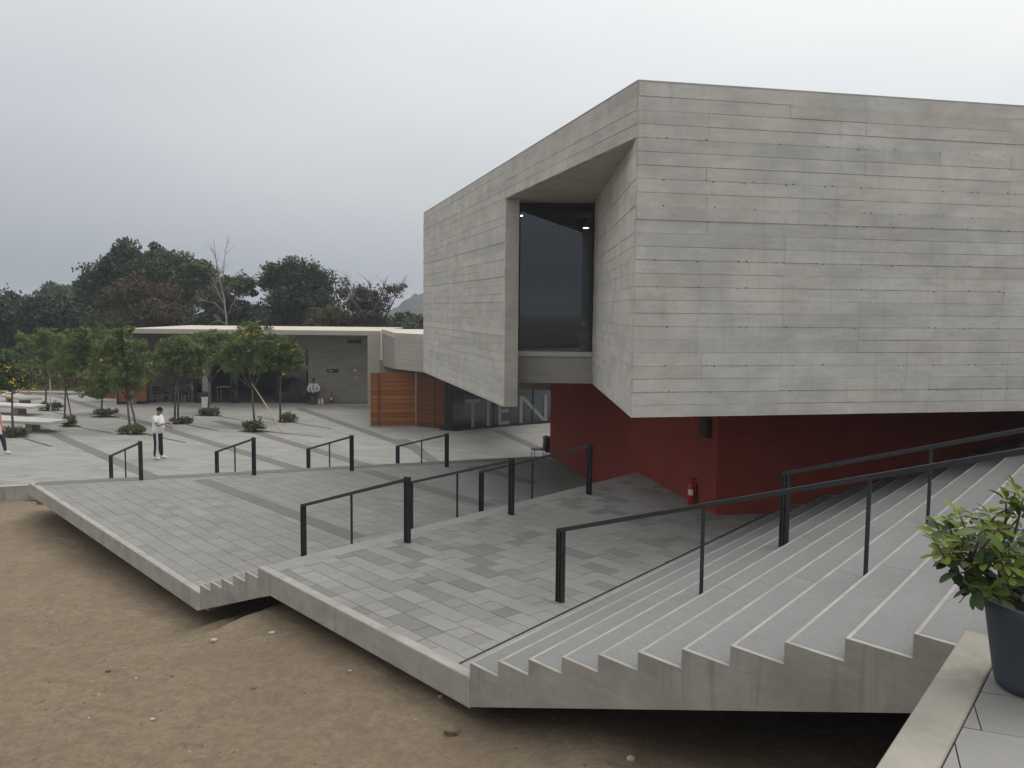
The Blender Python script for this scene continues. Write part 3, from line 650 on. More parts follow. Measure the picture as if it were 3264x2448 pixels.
# facade towards the plaza: solid part, and the beam over the window recess
a0 = K0+LD*tA; a1 = K0+LD*LEN_L
fac_l = MB().hexa([v3(a0, ZLOW), v3(a1, ZLOW), v3(a1-NL*.30, ZLOW), v3(a0-NL*.27, ZLOW)], [v3(a0, ZTOP), v3(a1, ZTOP), v3(a1-NL*.30, ZTOP), v3(a0-NL*.27, ZTOP)]).build('side_facade', MAT['core'], museum)
board_field(fac_l, a0, LD, NL, LEN_L-tA, ZLOW, ZTOP, MAT['boardL'], 33, 1.6, .9)
beam = MB().hexa([v3(K0, ZBAND), v3(a0-LD*.002, ZBAND), v3(a0-LD*.002-NL*.4, ZBAND), v3(K0-NL*.4, ZBAND)], [v3(K0, ZTOP), v3(a0-LD*.002, ZTOP), v3(a0-LD*.002-NL*.4, ZTOP), v3(K0-NL*.4, ZTOP)]).build('recess_beam', MAT['core'], museum)
board_field(beam, K0, LD, NL, tA-.004, ZBAND, ZTOP, MAT['boardL'], 35, 1.6, 1.2)
MB().prism([tuple(K0), tuple(K0+LD*LEN_L), tuple(K0+LD*LEN_L+RD*LEN_R), tuple(K0+RD*LEN_R)], ZTOP-.35, ZTOP-.02).build('roof', MAT['cheek'], museum)
MB().hexa([v3(K0, ZTOP), v3(a1, ZTOP), v3(a1-NL*.35, ZTOP), v3(K0-NL*.35, ZTOP)], [v3(K0+NL*.012, ZTOP+.029), v3(a1+NL*.012, ZTOP+.029), v3(a1-NL*.35, ZTOP+.029), v3(K0-NL*.35, ZTOP+.029)]).build('coping', MAT['cheek'], museum)
MB().prism([tuple(K0-NR*.02-NL*.02), tuple(K0+NR*.0135), tuple(K0+NR*.0135+NL*.0135), tuple(K0+NL*.0135)], ZBOT, ZTOP).build('arris', MAT['board'], museum)
# window recess: right cheek, left cheek, ceiling, glass, sill, spandrel
wr = aty(1890, 1129, 18.35).to_2d(); wl = Vector((aty(1640, 1117, 18.4).x, 18.4))
wdir = (wl-wr).normalized(); WN = Vector((wdir.y, -wdir.x)); WN = WN if WN.y < 0 else -WN
zwin0 = (aty(1887, 1124, wr.y).z + aty(1645, 1119, wl.y).z)/2
zwin1 = ZBAND-.07; ZSP = aty(1887.5, 1224, wr.y).z
cheek = MB().hexa([v3(K0+NL*.01, ZBOT), v3(wr, ZSP), v3(wr+Vector((.3, 0)), ZSP), v3(K0+RD*.3+Vector((0, .05)), ZBOT)], [v3(K0+NL*.01, ZBAND), v3(wr, ZBAND), v3(wr+Vector((.3, 0)), ZBAND), v3(K0+RD*.3+Vector((0, .05)), ZBAND)]).build('recess_cheek', MAT['boardL'], museum)
cd = (wr-K0).normalized(); cn = Vector((-cd.y, cd.x)); cn = cn if cn.x < 0 else -cn
board_field(cheek, K0, cd, cn, (wr-K0).length, ZBOT, ZBAND, MAT['boardL'], 41, 1.3, .5)
j0, j1 = a0-LD*.014+NL*.012, a0-LD*.014-NL*.272
MB().hexa([v3(j0, ZLOW+.001), v3(j1, ZLOW+.001), v3(j1+LD*.012, ZLOW+.001), v3(j0+LD*.012, ZLOW+.001)], [v3(j0, ZBAND-.005), v3(j1, ZBAND-.005), v3(j1+LD*.012, ZBAND-.005), v3(j0+LD*.012, ZBAND-.005)]).build('recess_jamb', MAT['boardL'], museum)
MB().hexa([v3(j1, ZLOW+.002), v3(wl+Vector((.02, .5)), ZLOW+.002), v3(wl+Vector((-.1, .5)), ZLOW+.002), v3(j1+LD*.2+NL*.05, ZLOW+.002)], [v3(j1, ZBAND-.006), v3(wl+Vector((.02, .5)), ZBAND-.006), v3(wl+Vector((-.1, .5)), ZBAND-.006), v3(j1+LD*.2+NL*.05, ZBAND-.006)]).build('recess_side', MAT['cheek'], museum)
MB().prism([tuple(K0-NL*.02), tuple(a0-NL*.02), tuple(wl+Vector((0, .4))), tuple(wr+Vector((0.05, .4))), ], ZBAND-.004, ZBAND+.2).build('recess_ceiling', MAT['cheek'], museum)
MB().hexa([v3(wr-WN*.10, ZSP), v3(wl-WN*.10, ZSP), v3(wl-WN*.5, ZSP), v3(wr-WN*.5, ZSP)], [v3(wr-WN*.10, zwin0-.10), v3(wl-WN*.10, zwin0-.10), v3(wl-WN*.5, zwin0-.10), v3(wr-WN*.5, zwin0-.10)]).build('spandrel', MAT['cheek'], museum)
MB().hexa([v3(wr, zwin1), v3(wl, zwin1), v3(wl-WN*.4, zwin1), v3(wr-WN*.4, zwin1)], [v3(wr, ZBAND), v3(wl, ZBAND), v3(wl-WN*.4, ZBAND), v3(wr-WN*.4, ZBAND)]).build('lintel', MAT['dark'], museum)
win = MB().hexa([v3(wr-WN*.13, zwin0), v3(wl-WN*.13, zwin0), v3(wl-WN*.145, zwin0), v3(wr-WN*.145, zwin0)], [v3(wr-WN*.13, zwin1), v3(wl-WN*.13, zwin1), v3(wl-WN*.145, zwin1), v3(wr-WN*.145, zwin1)]).build('window_pane', MAT['glass'], museum)
MB().hexa([v3(wr-WN*.06, zwin0-.10), v3(wl-WN*.06, zwin0-.10), v3(wl-WN*.3, zwin0-.10), v3(wr-WN*.3, zwin0-.10)], [v3(wr-WN*.06, zwin0-.001), v3(wl-WN*.06, zwin0-.001), v3(wl-WN*.3, zwin0-.001), v3(wr-WN*.3, zwin0-.001)]).build('sill', MAT['sill'], win)
for q in (wr+wdir*.02, wl-wdir*.02):
    MB().box((q.x-WN.x*.14, q.y-WN.y*.14, (zwin0+zwin1)/2), (.02, .03, (zwin1-zwin0)/2-.002), math.atan2(wdir.y, wdir.x)).build('frame', MAT['frame'], win)
# the dark room behind the glass
def fx_(y): return (K0+LD*((y-K0.y)/LD.y)).x
yb = wl.y+7.2; xb = fx_(yb)+.75
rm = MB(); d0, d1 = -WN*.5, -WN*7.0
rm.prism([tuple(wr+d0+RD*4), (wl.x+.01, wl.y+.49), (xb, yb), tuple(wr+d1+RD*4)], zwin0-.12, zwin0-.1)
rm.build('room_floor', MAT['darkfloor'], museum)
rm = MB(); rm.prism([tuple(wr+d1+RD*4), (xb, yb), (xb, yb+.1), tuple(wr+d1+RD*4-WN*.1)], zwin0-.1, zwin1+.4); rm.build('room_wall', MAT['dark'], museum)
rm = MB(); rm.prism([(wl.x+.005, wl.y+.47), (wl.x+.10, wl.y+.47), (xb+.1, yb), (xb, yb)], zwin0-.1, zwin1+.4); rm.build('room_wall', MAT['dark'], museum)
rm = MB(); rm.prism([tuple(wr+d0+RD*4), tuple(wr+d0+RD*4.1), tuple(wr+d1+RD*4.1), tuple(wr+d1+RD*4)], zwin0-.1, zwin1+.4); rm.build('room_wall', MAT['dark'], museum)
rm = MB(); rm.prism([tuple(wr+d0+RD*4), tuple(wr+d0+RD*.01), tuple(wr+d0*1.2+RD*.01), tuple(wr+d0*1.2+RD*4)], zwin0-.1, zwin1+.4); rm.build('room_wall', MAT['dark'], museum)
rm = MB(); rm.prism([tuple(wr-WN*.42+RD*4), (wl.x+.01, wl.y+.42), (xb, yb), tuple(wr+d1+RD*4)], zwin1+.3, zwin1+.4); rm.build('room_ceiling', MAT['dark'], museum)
# lit downlights inside
for (u, v, y, m) in [(1753, 660, wr.y+.9, 'lamp'), (1656, 689, wr.y+2.6, 'lamp'), (1867.5, 728, wr.y+5.0, 'lampred')]:
    p = aty(u, v, y); mb = MB(); mb.lathe([(.0, 0), (.075, 0), (.08, .02), (.0, .02)], (p.x, p.y, p.z), 16)
    o = mb.build('downlight', MAT[m]); tag(o, {'1753': 'lit warm downlight behind the top edge of the dark window', '1656': 'lit warm downlight behind the jamb side of the dark window', '1867.5': 'lit reddish downlight behind the dark window'}[str(u)], 'lamp')
    mb = MB(); mb.tube([(p.x, p.y, p.z+.02), (p.x, p.y, zwin1+.3)], .012, 6); mb.build('stem', MAT['frame'], o)
# soffit of the block
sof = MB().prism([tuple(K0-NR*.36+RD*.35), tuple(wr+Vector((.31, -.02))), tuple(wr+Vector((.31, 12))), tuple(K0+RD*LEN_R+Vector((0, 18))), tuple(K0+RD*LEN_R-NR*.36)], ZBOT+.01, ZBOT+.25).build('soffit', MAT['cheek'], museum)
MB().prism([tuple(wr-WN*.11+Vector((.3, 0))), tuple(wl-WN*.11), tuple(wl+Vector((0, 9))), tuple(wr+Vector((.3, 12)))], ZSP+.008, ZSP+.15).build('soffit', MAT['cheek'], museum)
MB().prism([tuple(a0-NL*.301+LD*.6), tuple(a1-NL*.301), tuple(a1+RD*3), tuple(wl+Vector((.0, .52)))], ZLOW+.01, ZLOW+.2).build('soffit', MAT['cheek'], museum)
# end wall of the block at its plaza end
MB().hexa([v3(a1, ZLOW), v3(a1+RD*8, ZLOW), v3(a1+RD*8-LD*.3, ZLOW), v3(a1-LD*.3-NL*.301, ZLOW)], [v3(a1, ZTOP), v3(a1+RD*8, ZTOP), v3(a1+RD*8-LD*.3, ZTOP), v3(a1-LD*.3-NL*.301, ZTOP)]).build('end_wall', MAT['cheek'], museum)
# red plaster base
rb = Vector((RL.x-.30, RL.y+1.0)); zr1 = ZBOT-.15+.008
base = MB().hexa([v3(RC, -.03), v3(RC+RRD*13, -.03), v3(RC+RRD*13+Vector((0, .3)), -.03), v3(RC+Vector((.3, .3)), -.03)], [v3(RC, zr1), v3(RC+RRD*13, zr1), v3(RC+RRD*13+Vector((0, .3)), zr1), v3(RC+Vector((.3, .3)), zr1)])
base.build('base_wall', MAT['red'], museum)['label'] = 'dark red plaster wall under the concrete block'
base = MB().hexa([v3(RL, -.03), v3(RC, -.03), v3(RC+Vector((.3, .3)), -.03), v3(RL+Vector((.3, .0)), -.03)], [v3(RL, zr1), v3(RC, zr1), v3(RC+Vector((.3, .3)), zr1), v3(RL+Vector((.3, .0)), zr1)])
base.build('base_wall', MAT['red'], museum)['label'] = 'red plaster wall facing the terraces'
MB().hexa([v3(rb, -.03), v3(RL, -.03), v3(RL+Vector((.3, 0)), -.03), v3(rb+Vector((.3, 0)), -.03)], [v3(rb, zr1), v3(RL, zr1), v3(RL+Vector((.3, 0)), zr1), v3(rb+Vector((.3, 0)), zr1)]).build('base_wall', MAT['red'], museum)
# beam over the passage behind the recess
q0 = aty(1642, 1219, 27.0); q1 = aty(1642, 1232, 27.0); q2 = aty(1765, 1250, 26.0)
MB().hexa([(q0.x-1.2, 27.2, q1.z), (rb.x+.25, 26.3, q2.z), (rb.x+.25, 26.8, q2.z), (q0.x-1.2, 27.7, q1.z)], [(q0.x-1.2, 27.2, q0.z+1.2), (rb.x+.25, 26.3, q0.z+1.2), (rb.x+.25, 26.8, q0.z+1.2), (q0.x-1.2, 27.7, q0.z+1.2)]).build('passage_beam', MAT['pav'], museum)
# small cable stub and a dark junction box under the block
p = aty(2254, 1375, RC.y-1.3)
bx = atz(2257, 1391, 1.45); n_ = Vector((-RLD.y, RLD.x)); n_ = n_ if n_.x < 0 else -n_
jb = isect(Vector((0, 0)), ray(2257, 1370).to_2d(), RC, RLD); jz = aty(2257, 1362, jb.y).z
MB().box((jb.x+n_.x*.05, jb.y+n_.y*.05, jz), (.16, .05, .16), math.atan2(RLD.y, RLD.x)).build('junction_box', MAT['darkred'], museum)
# ------------------------------------------------------------------ cafe pavilion beyond the plaza
YF = 42.6                                             # line of the roof edge
cafe = thing('cafe_pavilion', 'low concrete cafe pavilion with a flat pale roof behind the small trees', 'building', (-13, 44, 0))
def X(u, y, v=1200): return aty(u, v, y).x
xl, xr = X(399, YF), X(1213, YF); zt, zbm = aty(800, 1051, YF).z, aty(800, 1066, YF).z
MB().prism([(xl, YF), (xr, YF), (xr, YF+8.5), (xl, YF+8.5)], zbm, zt).build('roof', MAT['pavl'], cafe, bevel=.01)
MB().prism([(xl+.3, YF+.3), (xr-.3, YF+.3), (xr-.3, YF+8.2), (xl+.3, YF+8.2)], zt, zt+.004).build('roof_skin', MAT['roofpale'], cafe)
xp = X(1172, YF)
MB().box(((xp+xr)/2, YF+.7, zbm/2), ((xr-xp)/2, .70, zbm/2)).build('pier', MAT['pavl'], cafe, bevel=.01)
MB().box((xl+.14, YF+4, zbm/2), (.14, 3.9, zbm/2)).build('end_wall', MAT['pav'], cafe)
YW = 44.7; xd = X(983, YW)
bw = MB().box(((xd+xp)/2+.1, YW+.15, zbm/2), ((xp-xd)/2+.1, .15, zbm/2)).build('back_wall', MAT['core'], cafe)
rnd = random.Random(3); r = 0; z = zbm
while z > .02:
    zb_ = max(0, z-.19); x = xd; 
    while x < xp-.1:
        x2 = min(xp, x+rnd.choice([1.1, 1.6, 2.2]))
        MB().box(((x+x2)/2, YW-.012, (z+zb_)/2), ((x2-x)/2-.004, .014+rnd.uniform(0, .006), (z-zb_)/2-.004)).build('board_panel', MAT['pav'], bw)
        x = x2
    z = zb_
# upper wall over the open bays, column, dark glazed doors
xg = X(430, YW)
MB().box(((xg+xd)/2, YW+.15, (zbm+2.75)/2), ((xd-xg)/2, .15, (zbm-2.75)/2)).build('upper_wall', MAT['pav'], cafe)
xc = X(656, 43.6)
MB().box((xc, 43.7, zbm/2), (.15, .22, zbm/2)).build('column', MAT['pav'], cafe, bevel=.01)
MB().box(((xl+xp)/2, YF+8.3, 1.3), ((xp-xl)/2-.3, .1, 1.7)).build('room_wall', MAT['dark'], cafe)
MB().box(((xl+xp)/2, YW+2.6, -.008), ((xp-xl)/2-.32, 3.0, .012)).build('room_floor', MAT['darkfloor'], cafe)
for (u0, u1, y) in [(880, 980, YW+.05), (735, 760, 44.0), (620, 648, 44.0)]:
    x0, x1 = X(u0, y), X(u1, y); d = MB()
    dr = MB().box(((x0+x1)/2, y, 1.37), ((x1-x0)/2-.05, .012, 1.30)).build('glass_door', MAT['glass2'], cafe)
    for xx in (x0+.04, x1-.04): d.box((xx, y, 1.37), (.045, .04, 1.37))
    d.box(((x0+x1)/2, y, 2.70), ((x1-x0)/2-.09, .04, .045)); d.box(((x0+x1)/2, y, .05), ((x1-x0)/2-.09, .04, .05)); d.build('frame', MAT['frame'], dr)
# letter A on the glazing
ax_ = X(934, YW-.02); lt = MB(); zA_, zB_ = aty(934, 1216, YW).z, aty(934, 1270, YW).z; hw = .42
for sx in (-1, 1):
    lt.hexa([(ax_+sx*hw-.08, YW-.03, zB_), (ax_+sx*hw+.08, YW-.03, zB_), (ax_+sx*hw+.08, YW-.02, zB_), (ax_+sx*hw-.08, YW-.02, zB_)], [(ax_+sx*.01-.08, YW-.03, zA_), (ax_+sx*.01+.08, YW-.03, zA_), (ax_+sx*.01+.08, YW-.02, zA_), (ax_+sx*.01-.08, YW-.02, zA_)])
lt.box((ax_, YW-.0245, zB_+.28), (.25, .0045, .055)); lt.build('door_letter', MAT['frame'], cafe)
# sign, alarm bell, call point on the wall
def on_wall(u, v): p = aty(u, v, YW-.03); return p
p = on_wall(1061, 1182); sg = MB().box((p.x, p.y-.01, p.z), (.30, .02, .095)).build('wall_sign', MAT['frame']); tag(sg, 'small black sign plate on the cafe wall above the seated guard', 'sign')
mb = MB()
for i, w in enumerate([.05, .03, .06, .04]): mb.box((p.x-.2+i*.062, p.y-.034, p.z+.02), (w/2*.9, .004, .012))
mb.box((p.x-.10, p.y-.034, p.z-.022), (.07, .004, .008)); mb.build('lettering', MAT['label'], sg)
p = on_wall(1132, 1179); o = MB().box((p.x, p.y-.02, p.z), (.055, .03, .06)).build('alarm_bell', MAT['label'], bevel=.008); tag(o, 'small red and white fire alarm sounder on the cafe wall', 'alarm'); MB().lathe([(.0, 0), (.05, 0), (.04, .03), (0, .03)], (p.x, p.y-.055, p.z+.02), 12).build('red_dome', MAT['redpaint'], o)
p = on_wall(1134, 1203); o = MB().box((p.x, p.y-.02, p.z), (.04, .03, .045)).build('call_point', MAT['label'], bevel=.006); tag(o, 'small pale call point box below the alarm sounder', 'switch'); MB().box((p.x, p.y-.054, p.z), (.022, .004, .025)).build('button', MAT['dark'], o)
p = on_wall(1130, 1089); MB().box((p.x, YW-.03, p.z), (.36, .02, .09)).build('vent', MAT['frame'], cafe)
# wooden plank doors standing open on the left of the cafe
def plank_door(label, p0, p1, z0, z1, n, mat, frame=False, group=None, cat='door', name='plank_door', post=None):
    p0, p1 = Vector(p0), Vector(p1); d = (p1-p0); L_ = d.length; d.normalize(); rz = math.atan2(d.y, d.x)
    t = thing(name, label, cat, (p0.x, p0.y, z0), group)
    for i in range(n):
        a, b = z0+(z1-z0)*i/n, z0+(z1-z0)*(i+1)/n; c = (p0+p1)/2
        me = MB().box((0, 0, 0), (L_/2, .025, (b-a)/2-.0055))
        o = ob_of('plank', mesh_of('plank', me.v, me.f, [MAT[mat]]), t); o.location = (c.x+random.uniform(-.003, .003), c.y+random.uniform(-.004, .004), (a+b)/2); o.rotation_euler = (0, 0, rz)
    nn_ = Vector((-d.y, d.x)); nn_ = nn_ if nn_.y < 0 else -nn_
    q = (p0+p1)/2; MB().box((q.x-nn_.x*.04, q.y-nn_.y*.04, (z0+z1)/2), (L_/2-.01, .008, (z1-z0)/2-.005), rz).build('added_backing', MAT['wood2'], t)  # dark board added behind the planks to block light through their gaps
    if frame:
        mb = MB()
        for q in (p0+d*.05, p1-d*.05): mb.box((q.x+nn_.x*.045, q.y+nn_.y*.045, (z0+z1)/2), (.05, .02, (z1-z0)/2), rz)
        q = (p0+p1)/2
        for zz_ in (z0+.06, z1-.06): mb.box((q.x+nn_.x*.043, q.y+nn_.y*.043, zz_), (L_/2-.1, .018, .06), rz)
        mb.build('frame', MAT['frame'], t)
    if post is not None:
        q = p0+d*post; MB().box((q.x+nn_.x*.04, q.y+nn_.y*.04, (z0+z1)/2), (.055, .015, (z1-z0)/2-.004), rz).build('batten', MAT['wood2'], t)
    return t
y1, y2 = 44.2, 42.9
plank_door('orange plank door leaf hanging clear of the ground beside the cafe', (X(288, y1), y1+.3), (X(366, y1), y1), .14, 2.5, 12, 'wood')
plank_door('orange plank door leaf in a dark steel frame, open in front of the cafe', (X(368, y2), y2+.05), (X(459, y2), y2+.5), .02, 2.5, 12, 'wood', True)
plank_door('narrow plank door leaf at the cafe corner next to the framed leaf', (X(461, 43.6), 43.6), (X(472, 44.6), 44.6), .03, 2.5, 12, 'wood')
# tables and chairs in the cafe, simple tubular ones
def cafe_table(label, x, y, w=.35):
    t = thing('cafe_table', label, 'table', (x, y, 0), 'cafe tables')
    MB().box((x, y, .74), (w, .33, .012)).build('tabletop', MAT['metal'], t, bevel=.004)
    for sx in (-1, 1):
        for sy in (-1, 1): MB().tube([(x+sx*(w-.05), y+sy*.28, 0), (x+sx*(w-.05), y+sy*.28, .728)], .015, 6).build('leg', MAT['metal'], t)
def cafe_chair(label, x, y, rz, group='cafe chairs', mat='plastic_black', leg='metal'):
    t = thing('chair', label, 'chair', (x, y, 0), group); Rz = Matrix.Rotation(rz, 4, 'Z'); T = Matrix.Translation((x, y, 0))@Rz
    def pt(a, b, c): return T@Vector((a, b, c))
    MB().box(pt(0, 0, .45), (.21, .21, .015), rz).build('seat', MAT[mat], t, bevel=.006)
    mb = MB(); ax = (Rz@Vector((1, 0, 0)), Rz@Vector((0, math.cos(.18), math.sin(.18))), Rz@Vector((0, -math.sin(.18), math.cos(.18))))
    mb.box(pt(0, .225, .70), (.20, .012, .14), ax=[Vector(a).to_3d() for a in ax]).build('backrest', MAT[mat], t, bevel=.005)
    for sx in (-1, 1):
        MB().tube([pt(sx*.19, -.19, 0), pt(sx*.18, -.17, .44)], .011, 6).build('leg', MAT[leg], t)
        MB().tube([pt(sx*.19, .26, 0), pt(sx*.18, .18, .44), pt(sx*.18, .26, .84)], .011, 6).build('leg', MAT[leg], t)
    return t
tb = [atz(515, 1278, 0), atz(560, 1279, 0), atz(605, 1276, 0)]
for i, p in enumerate(tb[:2]): cafe_table(['pale cafe table in the open bay, next to the plank doors', 'pale cafe table in the open bay, nearer the concrete column'][i], p.x, p.y+.9, .5)
for i, (u, v, rz, lab) in enumerate([(505, 1281, 2.9, 'black cafe chair with thin metal legs at the table by the plank doors'), (530, 1281, 3.3, 'black cafe chair with thin metal legs between the two tables'), (575, 1284, 3.0, 'black cafe chair with thin metal legs at the table by the column'), (600, 1283, 3.4, 'black cafe chair with thin metal legs closest to the column')]):
    p = atz(u, v, 0); cafe_chair(lab, p.x, p.y, rz)
p = atz(700, 1284, 0); cafe_table('pale cafe table behind the trees, right of the column', p.x, p.y+1, .4)
# waste bin by the column
p = atz(654, 1300, 0); t = thing('waste_bin', 'pale waste bin with a black lid in front of the cafe column', 'bin', (p.x, p.y, 0))
MB().lathe([(.0, .0), (.155, .0), (.17, .52), (.17, .56), (.0, .56)], (p.x, p.y, 0), 20).build('body', MAT['label'], t); MB().lathe([(.0, .561), (.18, .561), (.185, .66), (.13, .78), (.0, .82)], (p.x, p.y, 0), 20).build('lid', MAT['plastic_black'], t)

# ------------------------------------------------------------------ museum shop under the concrete block
shop = thing('museum_shop', 'museum shop with glass front, concrete fascia and large white letters', 'building', (-1, 36, 0))
y0, y1 = 36.2, 34.6
f0, f1 = aty(1259, 1063, y0), aty(1352, 1067, y1); g0, g1 = aty(1259, 1176, y0), aty(1352, 1191, y1)
zt = (f0.z+f1.z)/2; d = (f1.to_2d()-f0.to_2d()); d.normalize(); p0 = f0.to_2d(); p1 = p0+d*9
zl0 = g0.z; zl1 = g1.z-(g0.z-g1.z)*.2
fas = MB().hexa([(*p0, zl0), (*p1, zl1), (p1.x, p1.y+.3, zl1), (p0.x+.1, p0.y+.3, zl0)], [(*p0, zt), (*p1, zt), (p1.x, p1.y+.3, zt), (p0.x+.1, p0.y+.3, zt)]).build('fascia', MAT['core'], shop)
nf = Vector((d.y, -d.x)); nf = nf if nf.y < 0 else -nf; zz_ = zt; rnd = random.Random(8)
while zz_ > zl0+.03:
    zb_ = max(zl0, zz_-.178); x = 0
    for L_ in (1.9, 2.4, 4.7):
        a, b = p0+d*x, p0+d*(x+L_); c = (a+b)/2+nf*.004
        MB().box((c.x, c.y, (zz_+zb_)/2), (L_/2-.003, .010+rnd.uniform(0, .006), (zz_-zb_)/2-.004), math.atan2(d.y, d.x)).build('board_panel', MAT['pavl'], fas); x += L_
    zz_ = zb_
bk = aty(1216, 1053, 42.4)
MB().prism([tuple(p0), tuple(p1), (p1.x, 44), (bk.x, 42.5)], zt-.2, zt+.02).build('roof', MAT['roofpale'], shop)
MB().hexa([(*p0, zl0), (p0.x+.2, p0.y+.3, zl0), (bk.x+.2, 42.6, zl0-.3), (bk.x, 42.6, zl0-.3)], [(*p0, zt-.201), (p0.x+.2, p0.y+.3, zt-.201), (bk.x+.2, 42.6, zt-.201), (bk.x, 42.6, zt-.201)]).build('side_fascia', MAT['pav'], shop)
MB().prism([(p0.x+.15, p0.y+.3), (p1.x, p1.y+.32), (p1.x, 43), (bk.x+.2, 42.3)], zl0-.02, zl0+.1).build('soffit', MAT['pav'], shop)
MB().prism([(bk.x-.1, 42.3), (bk.x+6, 42.3), (bk.x+6, 42.5), (bk.x-.1, 42.5)], 0, zl0).build('inner_wall', MAT['pav'], shop)
# steel post and glazed front with the big letters
sp = atz(1427, 1371, 0)
MB().box((sp.x, sp.y, 1.35), (.135, .10, 1.35)).build('steel_post', MAT['steel'], shop, bevel=.01)
ga, gb = atz(1440, 1374, 0).to_2d(), atz(1762, 1346, 0).to_2d(); gd = (gb-ga).normalized(); gL = (gb-ga).length+2; rz = math.atan2(gd.y, gd.x); gn = Vector((gd.y, -gd.x)); gn = gn if gn.y < 0 else -gn
c = ga+gd*gL/2
gl = MB().box((c.x, c.y, 1.45), (gL/2, .01, 1.40), rz).build('glass_front', MAT['glass2'], shop)
fr = MB(); fr.box((c.x+gn.x*.015, c.y+gn.y*.015, .04), (gL/2, .04, .04), rz)
for t_ in (.0, 2.05, 4.1): q = ga+gd*t_; fr.box((q.x, q.y, 1.47), (.025, .03, 1.38), rz)
fr.build('frame', MAT['frame'], gl)
def stroke(mb, a, b, w):
    a, b = Vector(a), Vector(b); x = (b-a).normalized(); y = Vector((-x.y, x.x)); 
    def W(p): q = ga+gd*p.x+gn*.022; return Vector((q.x, q.y, p.y))
    def W2(p): q = ga+gd*p.x+gn*.014; return Vector((q.x, q.y, p.y))
    cs = [a-y*w/2, b-y*w/2, b+y*w/2, a+y*w/2]; mb.hexa([W2(p) for p in cs], [W(p) for p in cs])
def gx(u, v=1330):
    dd = ray(u, v); hit = isect(Vector((0, 0)), dd.to_2d(), ga, gd); return (hit-ga).dot(gd)
H0, H1, w = .09, 1.24, .15
lets = []
xT = gx(1150+1125/3.16); mb = MB(); stroke(mb, (xT, H0), (xT, H1-w), w); stroke(mb, (xT-.36, H1-w/2), (xT+.36, H1-w/2), w); lets.append(mb)
xI = gx(1150+1280/3.16); mb = MB(); stroke(mb, (xI, H0), (xI, H1), w); lets.append(mb)
xE = gx(1150+1395/3.16); mb = MB(); stroke(mb, (xE, H0), (xE, H1), w)
for zz_, l in ((H0+w/2, .52), ((H0+H1)/2, .46), (H1-w/2, .52)): stroke(mb, (xE+w/2, zz_), (xE+l, zz_), w*.95)
lets.append(mb)
xN = gx(1150+1610/3.16); xN2 = gx(1150+1858/3.16); mb = MB(); stroke(mb, (xN, H0), (xN, H1), w); stroke(mb, (xN2, H0), (xN2, H1), w); stroke(mb, (xN+w/2, H1-.04), (xN2-w/2, H0+.04), w*1.05); lets.append(mb)
xD = xN2+.45; mb = MB(); stroke(mb, (xD, H0), (xD, H1), w); stroke(mb, (xD+w/2, H1-w/2), (xD+.35, H1-w/2), w); stroke(mb, (xD+w/2, H0+w/2), (xD+.35, H0+w/2), w); stroke(mb, (xD+.42, H0+w*.8), (xD+.42, H1-w*.8), w); lets.append(mb)
for mb in lets: mb.build('shop_letter', MAT['white'], gl)
# inside of the shop
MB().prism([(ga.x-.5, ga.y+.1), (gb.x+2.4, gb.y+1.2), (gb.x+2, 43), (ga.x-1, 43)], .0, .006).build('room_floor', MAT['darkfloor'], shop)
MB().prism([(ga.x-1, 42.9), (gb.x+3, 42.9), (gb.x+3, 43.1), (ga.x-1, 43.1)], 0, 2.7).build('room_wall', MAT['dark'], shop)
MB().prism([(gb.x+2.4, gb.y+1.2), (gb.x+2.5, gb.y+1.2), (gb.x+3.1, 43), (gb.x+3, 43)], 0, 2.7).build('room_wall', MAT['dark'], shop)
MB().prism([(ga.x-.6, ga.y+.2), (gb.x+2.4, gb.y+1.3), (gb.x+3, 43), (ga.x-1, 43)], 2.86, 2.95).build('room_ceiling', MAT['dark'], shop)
for k, (u, y, w_, h_) in enumerate([(1512, 39.5, .95, 1.05), (1572, 38.4, .55, .78), (1660, 39.4, .7, .9)]):
    x = X(u, y); t = thing('display_counter', ['white display counter inside the shop behind the letter T', 'small grey display counter inside the shop behind the letter E', 'grey display counter inside the shop behind the letter N'][k], 'counter', (x, y, 0))
    MB().box((x, y, h_/2), (w_/2, .3, h_/2)).build('cabinet', MAT['label' if k == 0 else 'pav'], t, bevel=.01); MB().box((x, y, h_+.02), (w_/2+.05, .34, .02)).build('counter_top', MAT['metal'], t, bevel=.004)
# plank screen in front of the shop
wa, wb, wc = atz(1181, 1360, 0), atz(1324, 1358.5, 0), atz(1417, 1366, 0); zw = 2.26
plank_door('warm orange plank screen with a dark batten beside the shop', wa.to_2d(), wb.to_2d(), .03, zw, 12, 'wood', cat='screen', name='plank_screen', post=.36)
plank_door('darker red-brown plank screen next to the shop steel post', wb.to_2d()+Vector((.06, .0)), wc.to_2d(), .0, zw, 12, 'wood2', cat='screen', name='plank_screen', post=.85)
q = wb.to_2d()+Vector((.03, -.02)); o = MB().box((q.x, q.y, zw/2), (.018, .03, zw/2)).build('edge_trim', MAT['metal'], shop)
